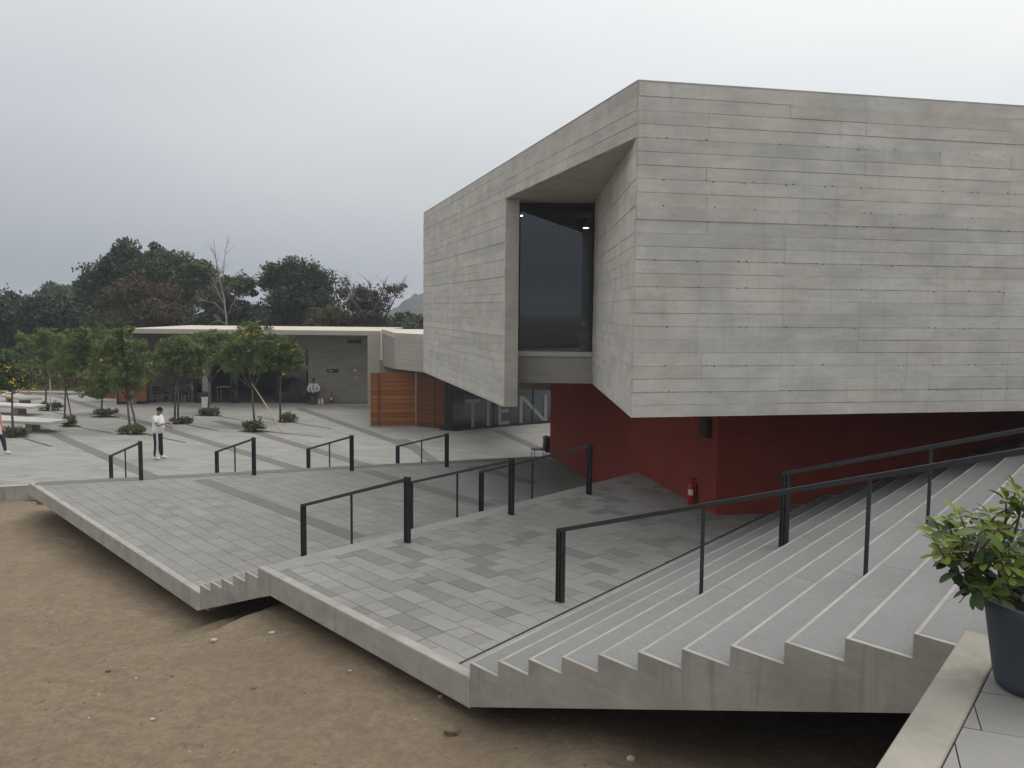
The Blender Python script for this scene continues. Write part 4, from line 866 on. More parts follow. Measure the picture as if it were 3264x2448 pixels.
# chair with a jacket and bag, at the corner of the red wall
p = aty(1716, 1440, 27.6); ch = cafe_chair('dark metal chair with a jacket hung on it by the red wall', p.x, 27.6, -1.35, None, 'frame', 'frame')
T = Matrix.Translation((p.x, 27.6, 0))@Matrix.Rotation(-1.35, 4, 'Z')
jk = MB(); 
prof = [(-.24, .60), (-.22, .80), (-.10, .88), (.10, .88), (.22, .80), (.25, .58), (.20, .36), (-.20, .38)]
jv = [T@Vector((x, .20+.05*math.cos(x*5), z)) for x, z in prof]+[T@Vector((x*1.05, .33+.03*math.sin(x*9), z-.01)) for x, z in prof]
n = len(prof); jk.add(jv, [tuple(range(n)), tuple(range(n, 2*n))[::-1]]+[(i, (i+1) % n, n+(i+1) % n, n+i) for i in range(n)])
tag(jk.build('jacket', MAT['navy'], None, True), 'dark jacket draped over the chair back by the red wall', 'jacket')
# fire extinguishers
def extinguisher(label, x, y, z, h, lab_rz):
    t = thing('fire_extinguisher', label, 'extinguisher', (x, y, z), 'fire extinguishers'); k = h/.52
    MB().lathe([(.0, 0), (.062*k, 0), (.068*k, .015*k), (.068*k, .34*k), (.055*k, .385*k), (.025*k, .41*k), (.0, .41*k)], (x, y, z), 20).build('cylinder', MAT['redpaint'], t, True)
    MB().lathe([(.0, .411*k), (.022*k, .411*k), (.022*k, .45*k), (.0, .45*k)], (x, y, z), 12).build('valve', MAT['plastic_black'], t)
    mb = MB(); mb.box((x+.03*k, y, z+.475*k), (.06*k, .01*k, .008*k)); mb.box((x+.03*k, y, z+.505*k), (.055*k, .009*k, .007*k)); mb.build('handle', MAT['plastic_black'], t)
    MB().tube([(x+.02*k, y, z+.44*k), (x+.085*k, y, z+.40*k), (x+.098*k, y, z+.25*k), (x+.09*k, y, z+.08*k)], .011*k, 6).build('hose', MAT['plastic_black'], t)
    mb = MB(); pr = []
    for i in range(7): a = lab_rz+(i-3)*.22; pr.append((x+.070*k*math.cos(a), y+.070*k*math.sin(a)))
    mb.add([(a, b, z+.19*k) for a, b in pr]+[(a, b, z+.30*k) for a, b in pr], [(i, i+1, 8+i, 7+i) for i in range(6)]); mb.build('label_sheet', MAT['label'], t)
    return t
p = atz(2206, 1609, ZC); extinguisher('red fire extinguisher standing against the red base wall', p.x-.02, p.y, ZC+.004, .50, -2.0)
p = atz(1052, 1288, 0); extinguisher('red fire extinguisher standing by the cafe wall beside the guard', p.x, YW-.35, .003, .53, -1.4)
p = aty(1858, 1122, wr.y+.6)
fs_ = zwin0-.1; stx = aty(1855, 1122, wr.y+.6).x; sty = wr.y+.60
t = thing('folding_stand', 'folding metal stand holding a red extinguisher behind the dark window', 'stand', (stx, sty, fs_))
for sx in (-1, 1): MB().tube([(stx-sx*.16, sty, fs_), (stx+sx*.11, sty, fs_+.46)], .012, 6).build('leg', MAT['metal'], t)
MB().box((stx, sty, fs_+.47), (.13, .10, .008)).build('top', MAT['metal'], t)
extinguisher('red fire extinguisher on the folding stand behind the dark window', stx+.02, sty, fs_+.479, .45, -1.6)

# ------------------------------------------------------------------ concrete benches on the plaza
def bench(label, corners, zt, legs):
    t = thing('concrete_bench', label, 'bench', tuple(corners[0])+(0,), 'concrete benches on the plaza')
    cs = [Vector(c) for c in corners]      # near-right, tip-right, far-right, far-left, near-left
    def half(a, b):                         # the seat is cast in two slabs
        pts = [c for c in cs]
        mid0 = cs[0].lerp(cs[2], .5); mid1 = cs[4].lerp(cs[3], .5)
        if a == 0: return [cs[0], cs[0].lerp(cs[2], .49), cs[4].lerp(cs[3], .49), cs[4]]
        return [cs[0].lerp(cs[2], .51), cs[2], cs[3], cs[4].lerp(cs[3], .51)]
    for h in (0, 1): MB().prism([tuple(p) for p in half(h, 0)], zt-.11, zt).build('seat_slab', MAT['bench'], t, bevel=.008)
    for f in legs:
        a = cs[0].lerp(cs[4], f).lerp(cs[2].lerp(cs[3], f), .25); b = cs[0].lerp(cs[4], f).lerp(cs[2].lerp(cs[3], f), .78)
        dd = (cs[4]-cs[0]).normalized()
        MB().prism([tuple(a), tuple(b), tuple(b+dd*.28), tuple(a+dd*.28)], .0, zt-.112).build('leg', MAT['pav'], t)
z0 = .45
def q(u, v): return atz(u, v, z0).to_2d()
bench('long pale concrete bench, the one nearest the sand edge of the plaza', [q(152, 1346), q(200, 1338), q(216, 1337), q(-120, 1315), q(-140, 1334)], z0, [.22, .8])
bench('pale concrete bench, the middle one of the three', [q(96, 1296), q(140, 1290), q(148, 1289), q(-90, 1277), q(-130, 1284)], z0, [.22, .8])
bench('pale concrete bench behind the flowering tree, farthest from the sand', [q(66, 1269), q(100, 1267), q(134, 1267), q(20, 1248), q(2, 1258)], z0, [.2, .75])
# ------------------------------------------------------------------ vegetation
def leaf_object(name, cen, nrm, size, mats, midx, parent, aspect=.45, droop=None, rng=RNG, kind='stuff'):
    """leaf-shaped faces (folded kite) in one mesh"""
    n = len(cen); cen = np.asarray(cen); a = rng.normal(size=(n, 3)); a += nrm*.2
    if droop is not None: a += np.array(droop)
    a /= np.linalg.norm(a, axis=1)[:, None]+1e-9
    b = np.cross(a, rng.normal(size=(n, 3))*.55+nrm); b /= np.linalg.norm(b, axis=1)[:, None]+1e-9
    c = np.cross(a, b); s = size*rng.uniform(.6, 1.3, n)[:, None]
    v = np.empty((n, 4, 3)); v[:, 0] = cen-a*s*.5; v[:, 2] = cen+a*s*.5
    v[:, 1] = cen+b*s*aspect*.5+c*s*.08; v[:, 3] = cen-b*s*aspect*.5+c*s*.08
    me = bpy.data.meshes.new(name); me.vertices.add(n*4); me.vertices.foreach_set('co', v.reshape(-1))
    me.loops.add(n*4); me.loops.foreach_set('vertex_index', np.arange(n*4, dtype=np.int32))
    me.polygons.add(n); me.polygons.foreach_set('loop_start', np.arange(0, n*4, 4, dtype=np.int32)); me.polygons.foreach_set('loop_total', np.full(n, 4, dtype=np.int32))
    for m in mats: me.materials.append(m)
    me.polygons.foreach_set('material_index', np.asarray(midx, dtype=np.int32)); me.update(); me.validate()
    return ob_of(name, me, parent, **({'kind': kind} if kind else {}))
def crown_points(lobes, nclump, per, crad, rng, shell=(.55, 1.0), flat=1.0):
    """clumps over the outside of each lobe, leaves over the outside of each clump"""
    C_, N_, G_ = [], [], []; g_ = 0
    vol = [l[3]*l[4]*l[5] for l in lobes]; tot = sum(v**.67 for v in vol)
    for l, vv in zip(lobes, vol):
        k = max(2, int(nclump*vv**.67/tot))
        for _ in range(k):
            d = rng.normal(size=3); d /= np.linalg.norm(d)
            if d[2] < -.55: d[2] *= -.5
            r = rng.uniform(*shell)
            cc = np.array(l[:3])+d*r*np.array(l[3:6]); R_ = crad*rng.uniform(.45, 1.5)
            m = int(per*rng.uniform(.5, 1.4)); q = rng.normal(size=(m, 3)); q /= np.linalg.norm(q, axis=1)[:, None]
            rr = R_*rng.uniform(.25, 1.0, m)**.6
            C_.append(cc+q*rr[:, None]*np.array([1, 1, .72*flat])); N_.append(q*.6+np.array([0, 0, .7])); G_.append(np.full(m, g_)); g_ += 1
    return np.concatenate(C_), np.concatenate(N_), np.concatenate(G_)
def trunk_mesh(base, top, r0, r1, lobes, rng, nb=6, bend=.06, n=8):
    mb = MB(); base, top = Vector(base), Vector(top); L_ = (top-base).length
    pts = [base.lerp(top, t)+Vector((rng.normal()*bend*L_*.3, rng.normal()*bend*L_*.3, 0))*(1 if 0 < t < 1 else 0) for t in (0, .25, .5, .75, 1)]
    mb.tube(pts, [r0*(1-t)+r1*t for t in (0, .25, .5, .75, 1)], n)
    for i in range(nb):
        l = lobes[i % len(lobes)]; s = pts[2].lerp(pts[4], rng.uniform(0, 1)); e = Vector(l[:3])+Vector((rng.normal()*l[3]*.45, rng.normal()*l[4]*.45, rng.uniform(-.1, .5)*l[5]))
        m = s.lerp(e, .5)+Vector((rng.normal()*.06*L_, rng.normal()*.06*L_, .04*L_)); mb.tube([s, m, e], [r1*.8, r1*.5, r1*.15], 5)
    return mb
def px_lobe(u, v, ru, rv, y, depth=.85):
    p = aty(u, v, y); k = y/F_PX; return (p.x, p.y, p.z, ru*k, max(ru, rv)*k*depth, rv*k)
def big_tree(label, lobes_px, y, base_u, mats, w, nclump, per, leaf, crad, trunk=.25, group=None, bark='bark', name='tree', seed=0, shell=(.45, 1.0)):
    rng = np.random.default_rng(seed+100); lobes = [px_lobe(*l, y+rng.uniform(-1.5, 1.5)) for l in lobes_px]
    bx = aty(base_u, 1200, y).x; t = thing(name, label, 'tree', (bx, y, 0), group)
    top = max(lobes, key=lambda l: l[2]); trunk_mesh((bx, y, -.05), (top[0]*.6+bx*.4, y, top[2]), trunk, trunk*.25, lobes, rng, 10).build('trunk', MAT[bark], t, True)
    c, n_, g_ = crown_points(lobes, int(nclump*1.1), int(per*1.45), crad*.84, rng, shell)
    pick = rng.choice(len(mats), size=g_.max()+1, p=np.array(w)/sum(w)); mi = pick[g_]
    leaf_object('crown', c, n_, leaf*.68, [MAT[m] for m in mats], mi, t, .6, rng=rng)
    return t
GB = 'trees behind the pavilions'
def T(x, y): return x*K22, y*K22
def lob(*a): return [(x*K22, y*K22, rx*K22, ry*K22) for x, y, rx, ry in a]
big_tree('dense dark hedge tree at the far left, level with the bare hilltop line', lob((10, 690, 55, 62), (-30, 680, 50, 55), (40, 730, 45, 45)), 62, 20, ['L_dk', 'L_big'], [3, 1.3], 170, 60, .42, 1.0, .3, GB, seed=1)
big_tree('dense dark hedge tree between the far left tree and the tall dark one', lob((95, 690, 55, 58), (140, 700, 48, 60), (60, 715, 45, 45), (170, 735, 40, 45)), 61, 110*K22, ['L_dk', 'L_big'], [3, 1.4], 190, 60, .42, 1.0, .3, GB, seed=2)
big_tree('tallest dark green tree with a spiky top', lob((270, 552, 28, 26), (245, 575, 30, 28), (215, 600, 34, 34), (195, 625, 26, 50), (265, 610, 55, 50), (300, 590, 40, 45), (230, 660, 60, 60), (185, 680, 25, 50), (270, 530, 12, 20)), 66, 262*K22, ['L_dk', 'L_big', 'L_big2'], [3, 2, .7], 270, 58, .40, .82, .35, GB, seed=3, shell=(.3, 1.0))
big_tree('mid green tree with soft domes beside the tall dark tree', lob((345, 565, 35, 38), (385, 590, 42, 42), (430, 590, 36, 36), (360, 630, 50, 55), (420, 640, 48, 60), (445, 620, 28, 40)), 67, 395*K22, ['L_big', 'L_big2', 'L_dk'], [2, 2.6, .6], 230, 58, .40, .9, .3, GB, seed=4)
big_tree('rust brown tree draped in dead creeper in front of the tall tree', lob((300, 640, 75, 40), (255, 670, 60, 40), (345, 680, 60, 42), (240, 700, 55, 30), (390, 690, 40, 30), (300, 700, 80, 30)), 58, 300*K22, ['L_brown', 'L_brown2', 'L_big', 'L_big2'], [2.6, 1.0, 1.3, .7], 220, 70, .30, .8, .25, GB, seed=5)
big_tree('mixed brown and green tree behind the bare white tree', lob((500, 620, 40, 28), (530, 622, 28, 26), (475, 660, 40, 45), (530, 680, 40, 30), (505, 690, 40, 30)), 64, 505*K22, ['L_big', 'L_big2', 'L_brown', 'L_brown2'], [2, 1, 1.6, .7], 130, 50, .36, .8, .22, GB, seed=6)
big_tree('large round dark green tree behind the middle of the cafe roof', lob((620, 590, 45, 28), (660, 592, 42, 28), (690, 615, 32, 34), (585, 612, 34, 26), (640, 640, 65, 48), (690, 660, 40, 40), (610, 670, 45, 38), (650, 690, 55, 35), (573, 690, 30, 22)), 63, 640*K22, ['L_big', 'L_dk', 'L_big2'], [3, 1.6, 1], 300, 56, .36, .80, .32, GB, seed=7, shell=(.4, 1.0))
big_tree('yellowing bush at the foot of the large round tree', lob((690, 690, 22, 22), (712, 680, 16, 28), (675, 700, 18, 14)), 59, 692*K22, ['L_yel', 'L_big2', 'L_brown'], [1.2, 2, 1.4], 50, 44, .26, .5, .12, GB, seed=8)
big_tree('sparse brown withered tree with bare twigs', lob((790, 640, 40, 22), (770, 665, 38, 30), (810, 670, 34, 30), (742, 640, 14, 22), (747, 612, 7, 12), (790, 690, 50, 22), (848, 632, 16, 18), (863, 622, 10, 12), (830, 650, 14, 12)), 60, 792*K22, ['L_brown', 'L_brown2', 'L_big', 'L_dk'], [3, 1.5, .8, .8], 150, 34, .26, .55, .2, GB, seed=9, shell=(.2, 1.05))
big_tree('dark scrub bush behind the cafe roof, left of the withered tree', lob((728, 690, 30, 26), (745, 700, 25, 18)), 62, 732*K22, ['L_big', 'L_brown'], [2, 1], 50, 44, .30, .6, .12, GB, seed=10)
big_tree('pale hazy tree peeping over the far left hedge', lob((118, 630, 18, 16), (150, 632, 18, 12), (100, 640, 14, 10)), 120, 125*K22, ['L_big2', 'L_big'], [2, 1], 60, 44, .8, 1.1, .2, GB, seed=11)
# twiggy spikes on the tall tree, bare twigs round the withered one
def bare_tree(label, base, forks, group, mat='barkpale', name='bare_tree', r=.11, twigs=40, seed=0, y=58):
    rng = np.random.default_rng(seed); t = thing(name, label, 'tree', tuple(base), group); mb = MB(); base = Vector(base)
    for path, r0 in forks:
        pts = [aty(*T(*p), y+rng.uniform(-.3, .3)) for p in path]
        if path[0] == forks[0][0][0]: pts[0] = base
        mb.tube(pts, [r0*(1-i/(len(pts)-1)*.85) for i in range(len(pts))], 6)
        for _ in range(twigs//len(forks)):
            k = rng.integers(0, len(pts)-1); s = pts[k].lerp(pts[k+1], rng.uniform(.2, 1)); d = (pts[k+1]-pts[k]).normalized()
            e = s+d*rng.uniform(.2, .7)+Vector((rng.normal()*.4, rng.normal()*.4, rng.uniform(-.05, .35))); mb.tube([s, s.lerp(e, .5)+Vector((0, 0, .05)), e], [.016, .010, .004], 4)
    mb.build('trunk', MAT[mat], t, True); return t
b0 = aty(*T(489, 705), 57); b0.z = 0
bare_tree('bare white dead tree rising behind the cafe roof', (b0.x, 57, 0), [([(489, 740), (489, 690), (483, 640), (470, 590), (462, 520)], .085), ([(486, 660), (470, 630), (458, 600)], .045), ([(487, 680), (465, 655), (430, 648)], .045), ([(474, 600), (466, 560), (456, 530)], .03), ([(480, 625), (485, 560), (490, 525)], .035), ([(489, 690), (500, 660), (520, 640)], .05), ([(487, 700), (470, 692), (445, 705)], .05)], GB, twigs=70, seed=3, y=57)
b1 = aty(*T(792, 705), 59)
bare_tree('leafless brown branches sticking out of the withered tree', (b1.x, 59, 0), [([(792, 740), (785, 680), (765, 650), (735, 600)], .13), ([(775, 665), (750, 640), (728, 625)], .06), ([(800, 690), (822, 640), (838, 595)], .09), ([(815, 655), (850, 640), (873, 605)], .06), ([(830, 690), (850, 650), (868, 615)], .07), ([(768, 655), (760, 625), (748, 600)], .06), ([(800, 680), (806, 640), (795, 605)], .05)], GB, 'bark', 'bare_tree', twigs=110, seed=5, y=59)
# fan palm
pp = aty(*T(885, 706), 56); t = thing('palm', 'small fan palm beside the museum block, behind the shop roof', 'palm', (pp.x, 56, 0)); rng = np.random.default_rng(5)
MB().tube([(pp.x, 56, 0), (pp.x, 56, pp.z)], [.12, .10], 8).build('trunk', MAT['bark'], t)
mb = MB()
for i in range(26):
    a = rng.uniform(0, 2*PI); el = rng.uniform(-.2, 1.35); d = Vector((math.cos(a)*math.cos(el), math.sin(a)*math.cos(el), math.sin(el))); o_ = Vector((pp.x, 56, pp.z)); L_ = rng.uniform(.6, .95); side = d.cross(Vector((0, 0, 1))).normalized()
    for k in range(-4, 5):
        e = o_+d*L_+side*(k*.07)+Vector((0, 0, -.03*abs(k)-.08*rng.random())); m = o_+d*L_*.55+side*(k*.045)
        mb.add([o_+d*.3, m+side*.014, e, m-side*.014], [(0, 1, 2, 3)])
mb.build('fronds', MAT['L_big2'], t, kind='stuff')
# wooded hill far behind
hv, hf = [], []; nx, ny = 70, 14; x0, x1 = X(1180, 300), X(1480, 300)
for j in range(ny):
    for i in range(nx):
        fx, fy = i/(nx-1), j/(ny-1); x = x0+(x1-x0)*fx; yv = 280+60*fy
        env = min(1, fx*2.6, 2.2*(1-fx)+.2); z = (CAM_H+4.0)*math.sin(min(1, fy*1.4)*PI/2)*env + 2.2*noise.noise(Vector((x*.12, yv*.12, 1)))+1.0*noise.noise(Vector((x*.5, yv*.4, 3)))
        hv.append((x, yv, max(-.2, z) if j else -.3))
for j in range(ny-1):
    for i in range(nx-1): k = j*nx+i; hf.append((k, k+1, k+nx+1, k+nx))
tag(ob_of('hill', mesh_of('hill', hv, hf, [MAT['hill']], True)), kind='structure')
# far rows of trees that close the view behind
def far_wood(name, y, u0, u1, ztop, mats, n, leaf, seed):
    rng = np.random.default_rng(seed); x0, x1 = X(u0, y), X(u1, y); c = np.empty((n, 3)); c[:, 0] = rng.uniform(x0, x1, n); c[:, 1] = y+rng.uniform(-3, 3, n)
    h = np.array([ztop*(.72+.28*noise.noise(Vector((x*.11, y*.1, seed)))+.10*noise.noise(Vector((x*.5, 0, seed)))) for x in c[:, 0]])
    c[:, 2] = h*rng.uniform(.0, 1.0, n)**.7; nr = np.tile([0, -.5, .6], (n, 1)); o = leaf_object(name, c, nr, leaf, [MAT[m] for m in mats], rng.integers(0, len(mats), n), None, .7, rng=rng); return o
tag(far_wood('far_wood', 74, -300, 1500, 6.6, ['L_dk', 'L_big', 'L_brown'], 9000, .75, 2), kind='stuff')
tag(far_wood('far_scrub', 53.5, -300, 420, 1.5, ['L_brown', 'L_brown2', 'L_shrub', 'L_yel'], 5200, .30, 4), kind='stuff')
tag(far_wood('far_scrub', 57, 380, 1320, 3.9, ['L_dk', 'L_brown', 'L_big'], 6000, .34, 6), kind='stuff')

# ------------------------------------------------------------------ small trees in slots on the plaza
GS = 'young trees planted in slots on the plaza'; GP = 'low shrubs at the feet of the young trees'
def young_tree(label, base, lobes, n, seed, stems=None, flowers=0, stake=None, mats=('L_small', 'L_small2', 'L_small3'), w=(2, 1.3, 1.2), leaf=.145, fl_label=None):
    rng = np.random.default_rng(seed+50); b = atz(*base, 0); y = b.y; t = thing('young_tree', label, 'tree', (b.x, b.y, 0), GS)
    L3 = [px_lobe(l[0], l[1], l[2]*1.2, l[3]*1.1, y, .9) for l in lobes]
    mb = MB(); cc = Vector((sum(l[0] for l in L3)/len(L3), y, sum(l[2] for l in L3)/len(L3)))
    for (du, v0, lean) in (stems or [(0, None, 0)]):
        fork = aty(base[0]+lean, v0, y) if v0 else Vector((b.x*.7+cc.x*.3, y, b.z+(cc.z)*.62))
        s0 = aty(base[0]+du, base[1], y); s0.z = -.02
        mid = s0.lerp(fork, .5)+Vector((rng.normal()*.03, rng.normal()*.03, 0)); mb.tube([s0, mid, fork], [.048, .040, .034], 8)
        for k in range(7):
            l = L3[k % len(L3)]; e = Vector(l[:3])+Vector((rng.normal()*l[3]*.4, rng.normal()*l[4]*.4, rng.uniform(-.2, .5)*l[5])); m = fork.lerp(e, .5)+Vector((rng.normal()*.08, rng.normal()*.08, -.05)); mb.tube([fork, m, e], [.026, .016, .005], 5)
    mb.build('trunk', MAT['bark'], t, True)
    # feathery leaves: each sprig is a short row of leaflets
    c, nr, g_ = crown_points(L3, int(n*.85), 9, .20, rng, (.30, 1.12), .7); m = len(c); a = rng.normal(size=(m, 3)); a[:, 2] -= .35; a /= np.linalg.norm(a, axis=1)[:, None]
    cen = []; nn_ = []; gg = []
    for k in range(5):
        cen.append(c+a*(k-2)*.05+rng.normal(size=(m, 3))*.02); nn_.append(nr); gg.append(g_)
    cen, nn_, gg = np.concatenate(cen), np.concatenate(nn_), np.concatenate(gg); pick = rng.choice(len(mats), size=g_.max()+1, p=np.array(w)/sum(w))
    leaf_object('crown', cen, nn_, leaf, [MAT[x] for x in mats], pick[gg], t, .34, rng=rng)
    if flowers:
        fm = MB()
        for _ in range(flowers):
            l = L3[rng.integers(len(L3))]; d = rng.normal(size=3); d[1] = -abs(d[1]); d /= np.linalg.norm(d); p = Vector(np.array(l[:3])+d*np.array(l[3:6])*rng.uniform(.8, 1.05))
            for k in range(rng.integers(2, 6)):
                q_ = p+Vector(rng.normal(size=3)*.055); r_ = rng.uniform(.028, .05); ax_ = Vector(rng.normal(size=3)).normalized(); ux = ax_.orthogonal().normalized(); uy = ax_.cross(ux)
                pts = [q_]+[q_+ux*math.cos(i*PI/2.5)*r_+uy*math.sin(i*PI/2.5)*r_+ax_*.02 for i in range(5)]
                fm.add(pts, [(0, i+1, (i+1) % 5+1) for i in range(5)])
        fm.build('flowers', MAT['flower'], t, kind='stuff')
    if stake:
        s0 = atz(*stake[0], 0); e = aty(*stake[1], y-.05); o = thing('support_stake', stake[2], 'stake', (s0.x, s0.y, 0)); MB().tube([s0, s0.lerp(e, .5)+Vector((.01, 0, .01)), e], [.03, .028, .024], 8).build('pole', MAT[stake[3]], o)
    return t
def shrub(label, u0, u1, v0, v1, n, seed):
    rng = np.random.default_rng(seed+900); b0, b1 = atz(u0, v1-2, 0), atz(u1, v1-2, 0); y = (b0.y+b1.y)/2; cx = (b0.x+b1.x)/2; hw = (b1.x-b0.x)/2; h = (v1-v0)*y/F_PX*1.05
    t = thing('low_shrub', label, 'shrub', (cx, y, 0), GP)
    MB().prism([(cx-hw*1.25, y+.12), (cx-.1*hw, y-.30), (cx+hw*1.25, y-.10), (cx+.1*hw, y+.42)], -.016, .0125).build('soil', MAT['soil'], t)
    lobes = [(cx+rng.uniform(-.7, .7)*hw, y+rng.uniform(-.1, .3), h*rng.uniform(.28, .5), hw*rng.uniform(.25, .42), .3, h*rng.uniform(.35, .55)) for _ in range(6)]
    mb = MB()
    for l in lobes: mb.tube([(l[0]*.5+cx*.5, y, 0), l[:3]], [.014, .006], 5)
    mb.build('stems', MAT['bark'], t)
    c, nr, g_ = crown_points(lobes, 80, n, .12, rng, (.2, 1.1)); c[:, 2] = np.maximum(c[:, 2], .03)
    leaf_object('foliage', c, nr, .085, [MAT['L_shrub'], MAT['L_shrub2']], rng.integers(0, 2, g_.max()+1)[g_], t, .55, rng=rng)
young_tree('young tree covered in yellow flowers among the concrete benches', (43, 1386), [(25, 1150, 50, 40), (-10, 1180, 45, 55), (60, 1190, 45, 45), (25, 1225, 60, 35), (85, 1225, 32, 28), (0, 1235, 40, 25)], 150, 1, [(0, 1258, -4)], 34, mats=('L_small3', 'L_small', 'L_dk'), w=(2, 1, 1.2))
young_tree('young leafy tree beside a pole stake behind the benches', (146, 1290), [(120, 1085, 50, 38), (95, 1120, 40, 32), (165, 1100, 55, 45), (195, 1130, 50, 45), (150, 1150, 60, 40), (215, 1165, 40, 35), (135, 1065, 30, 20)], 230, 2, [(0, 1205, 4)], 2, ((161, 1312), (158, 1180), 'grey upright pole stake beside the young tree behind the benches', 'barkpale'))
young_tree('young tree with a crooked trunk and leaning stake at the bench end', (206, 1345), [(255, 1080, 40, 35), (230, 1120, 50, 40), (290, 1110, 50, 45), (250, 1165, 55, 40), (205, 1185, 35, 35), (300, 1160, 40, 35), (330, 1065, 22, 26)], 220, 3, [(0, 1245, 3)], 0, ((228, 1335), (211, 1246), 'thin leaning stake of the crooked young tree', 'bark'))
young_tree('short bushy young tree in front of the orange plank doors', (326, 1320), [(300, 1255, 38, 24), (275, 1245, 22, 16), (340, 1240, 40, 26), (360, 1215, 35, 30), (320, 1200, 45, 35)], 130, 4, [(0, 1270, 0)], 0, mats=('L_small', 'L_small3', 'L_small2'))
young_tree('young tree with a forked leaning trunk beside the standing man', (424, 1372), [(375, 1085, 40, 32), (410, 1110, 50, 45), (340, 1120, 45, 45), (430, 1160, 45, 40), (370, 1170, 60, 45), (440, 1200, 35, 28), (395, 1230, 50, 24), (400, 1060, 25, 20)], 250, 5, [(-8, 1278, -18), (10, 1275, -10)], 1)
young_tree('young tree with twin thin trunks in front of the cafe tables', (562, 1345), [(520, 1120, 38, 30), (575, 1105, 48, 36), (620, 1120, 35, 30), (545, 1160, 50, 36), (610, 1160, 50, 38), (575, 1185, 60, 26), (490, 1150, 25, 22)], 200, 6, [(-5, 1215, 0), (5, 1210, 4)], 1)
young_tree('young tree beside the waste bin and the cafe column', (663, 1312), [(650, 1090, 42, 35), (700, 1110, 42, 40), (670, 1150, 50, 36), (720, 1160, 35, 30), (635, 1080, 22, 24), (690, 1075, 26, 24)], 170, 7, [(0, 1220, 4)], 3)
young_tree('tallest young tree with yellow blossom clusters, propped by a long pole', (812, 1350), [(800, 1050, 32, 34), (790, 1090, 62, 42), (850, 1090, 55, 42), (735, 1130, 40, 40), (800, 1150, 70, 40), (880, 1130, 60, 40), (740, 1175, 40, 22), (860, 1175, 55, 28), (925, 1110, 35, 30)], 330, 8, [(0, 1240, -8)], 13, ((903, 1381), (803, 1222), 'long pale bamboo pole propping the tallest young tree', 'stake'))
young_tree('slim young tree in front of the dark glazed cafe door', (894, 1343), [(905, 1130, 40, 30), (935, 1120, 35, 28), (880, 1160, 35, 28), (920, 1165, 50, 26), (950, 1150, 26, 22)], 110, 9, [(0, 1200, 0)], 1)
for i, (u0, u1, v0, v1, lab) in enumerate([(10, 92, 1360, 1395, 'grey green low shrub under the yellow flowering tree'), (122, 194, 1278, 1311, 'rounded low shrub behind the middle bench end'), (190, 256, 1328, 1361, 'low shrub at the foot of the crooked young tree'), (294, 378, 1302, 1331, 'rounded low shrub in front of the orange plank doors'), (378, 480, 1357, 1386, 'wide low shrub beside the standing man'), (535, 606, 1331, 1352, 'flat low shrub in front of the cafe tables'), (618, 702, 1299, 1326, 'low shrub in front of the waste bin'), (764, 868, 1333, 1378, 'large ragged low shrub under the propped tree'), (880, 945, 1317, 1347, 'low shrub under the slim tree by the cafe door')]):
    shrub(lab, u0, u1, v0, v1, 26, i)

# ------------------------------------------------------------------ potted umbrella plant on the near landing
pl0 = atz(3169, 2183, ZD); PC = Vector((pl0.x+.19, pl0.y-.04, ZD+.004)); RB, RT, PH = .185, .265, .42
pot = thing('potted_plant', 'glossy green umbrella plant in a blue grey pot on the near landing', 'potted plant', tuple(PC))
MB().lathe([(RB-.02, 0), (RB, .01), (RB+.012, .05), (RT-.02, PH-.06), (RT, PH-.035), (RT+.004, PH-.008), (RT-.004, PH), (RT-.02, PH), (RT-.028, PH-.02), (RT-.035, PH-.07), (.0, PH-.071)], tuple(PC), 40).build('pot', MAT['pot'], pot, True)
MB().lathe([(.0, PH-.069), (.15, PH-.064), (RT-.038, PH-.0685), (.0, PH-.0686)], tuple(PC), 24).build('soil', MAT['soil'], pot)
rng = np.random.default_rng(77); tips = []
def px_at(u, v, y): return aty(u, v, y)
# whorl centres read off the outline of the plant, pushed to different depths
spots = []
for (u, v) in [(2995, 1655), (3040, 1648), (2975, 1700), (2965, 1735), (3000, 1745), (3010, 1690), (3060, 1690), (3100, 1650), (3130, 1640), (3160, 1618), (3185, 1600), (3215, 1570), (3240, 1590), (3262, 1620), (3225, 1650), (3110, 1690), (3155, 1690), (3060, 1740), (3110, 1745), (3165, 1745), (3210, 1725), (3250, 1735), (3020, 1790), (3000, 1800), (3065, 1795), (3120, 1800), (3175, 1800), (3225, 1790), (3262, 1800), (3060, 1850), (3090, 1880), (3130, 1860), (3180, 1870), (3230, 1850), (3270, 1870), (3200, 1910), (3160, 1905), (3290, 1680), (3310, 1740), (3330, 1820), (3300, 1560), (3350, 1640), (3290, 1900), (2985, 1770), (3030, 1760), (3085, 1720), (3130, 1720), (3185, 1690), (3235, 1690), (3190, 1770), (3140, 1775), (3085, 1775), (3240, 1820), (3200, 1835), (3150, 1830), (3100, 1840), (3040, 1825), (3075, 1810), (3255, 1890), (3210, 1870), (3120, 1895), (3015, 1720), (3045, 1715), (3070, 1665), (3260, 1770), (3180, 1650), (3215, 1615), (3255, 1660)]:
    if rng.random() < .2: continue
    spots.append(px_at(u+22, v, PC.y+rng.uniform(-.20, .30)))
stem = MB(); forks = []
for k, (bx, by, tu, tv, r) in enumerate([(-.14, -.02, 3110, 1880, .020), (-.11, .05, 3085, 1800, .017), (.03, .0, 3215, 1890, .021), (.08, .05, 3260, 1840, .018), (.0, .08, 3180, 1780, .016)]):
    s = Vector((PC.x+bx, PC.y+by, PC.z+PH-.08)); e = px_at(tu, tv, PC.y+.03); m = s.lerp(e, .5)+Vector((0, .02, .01)); stem.tube([s, m, e], [r, r*.85, r*.65], 8); forks.append(e); forks.append(m.lerp(e, .6))
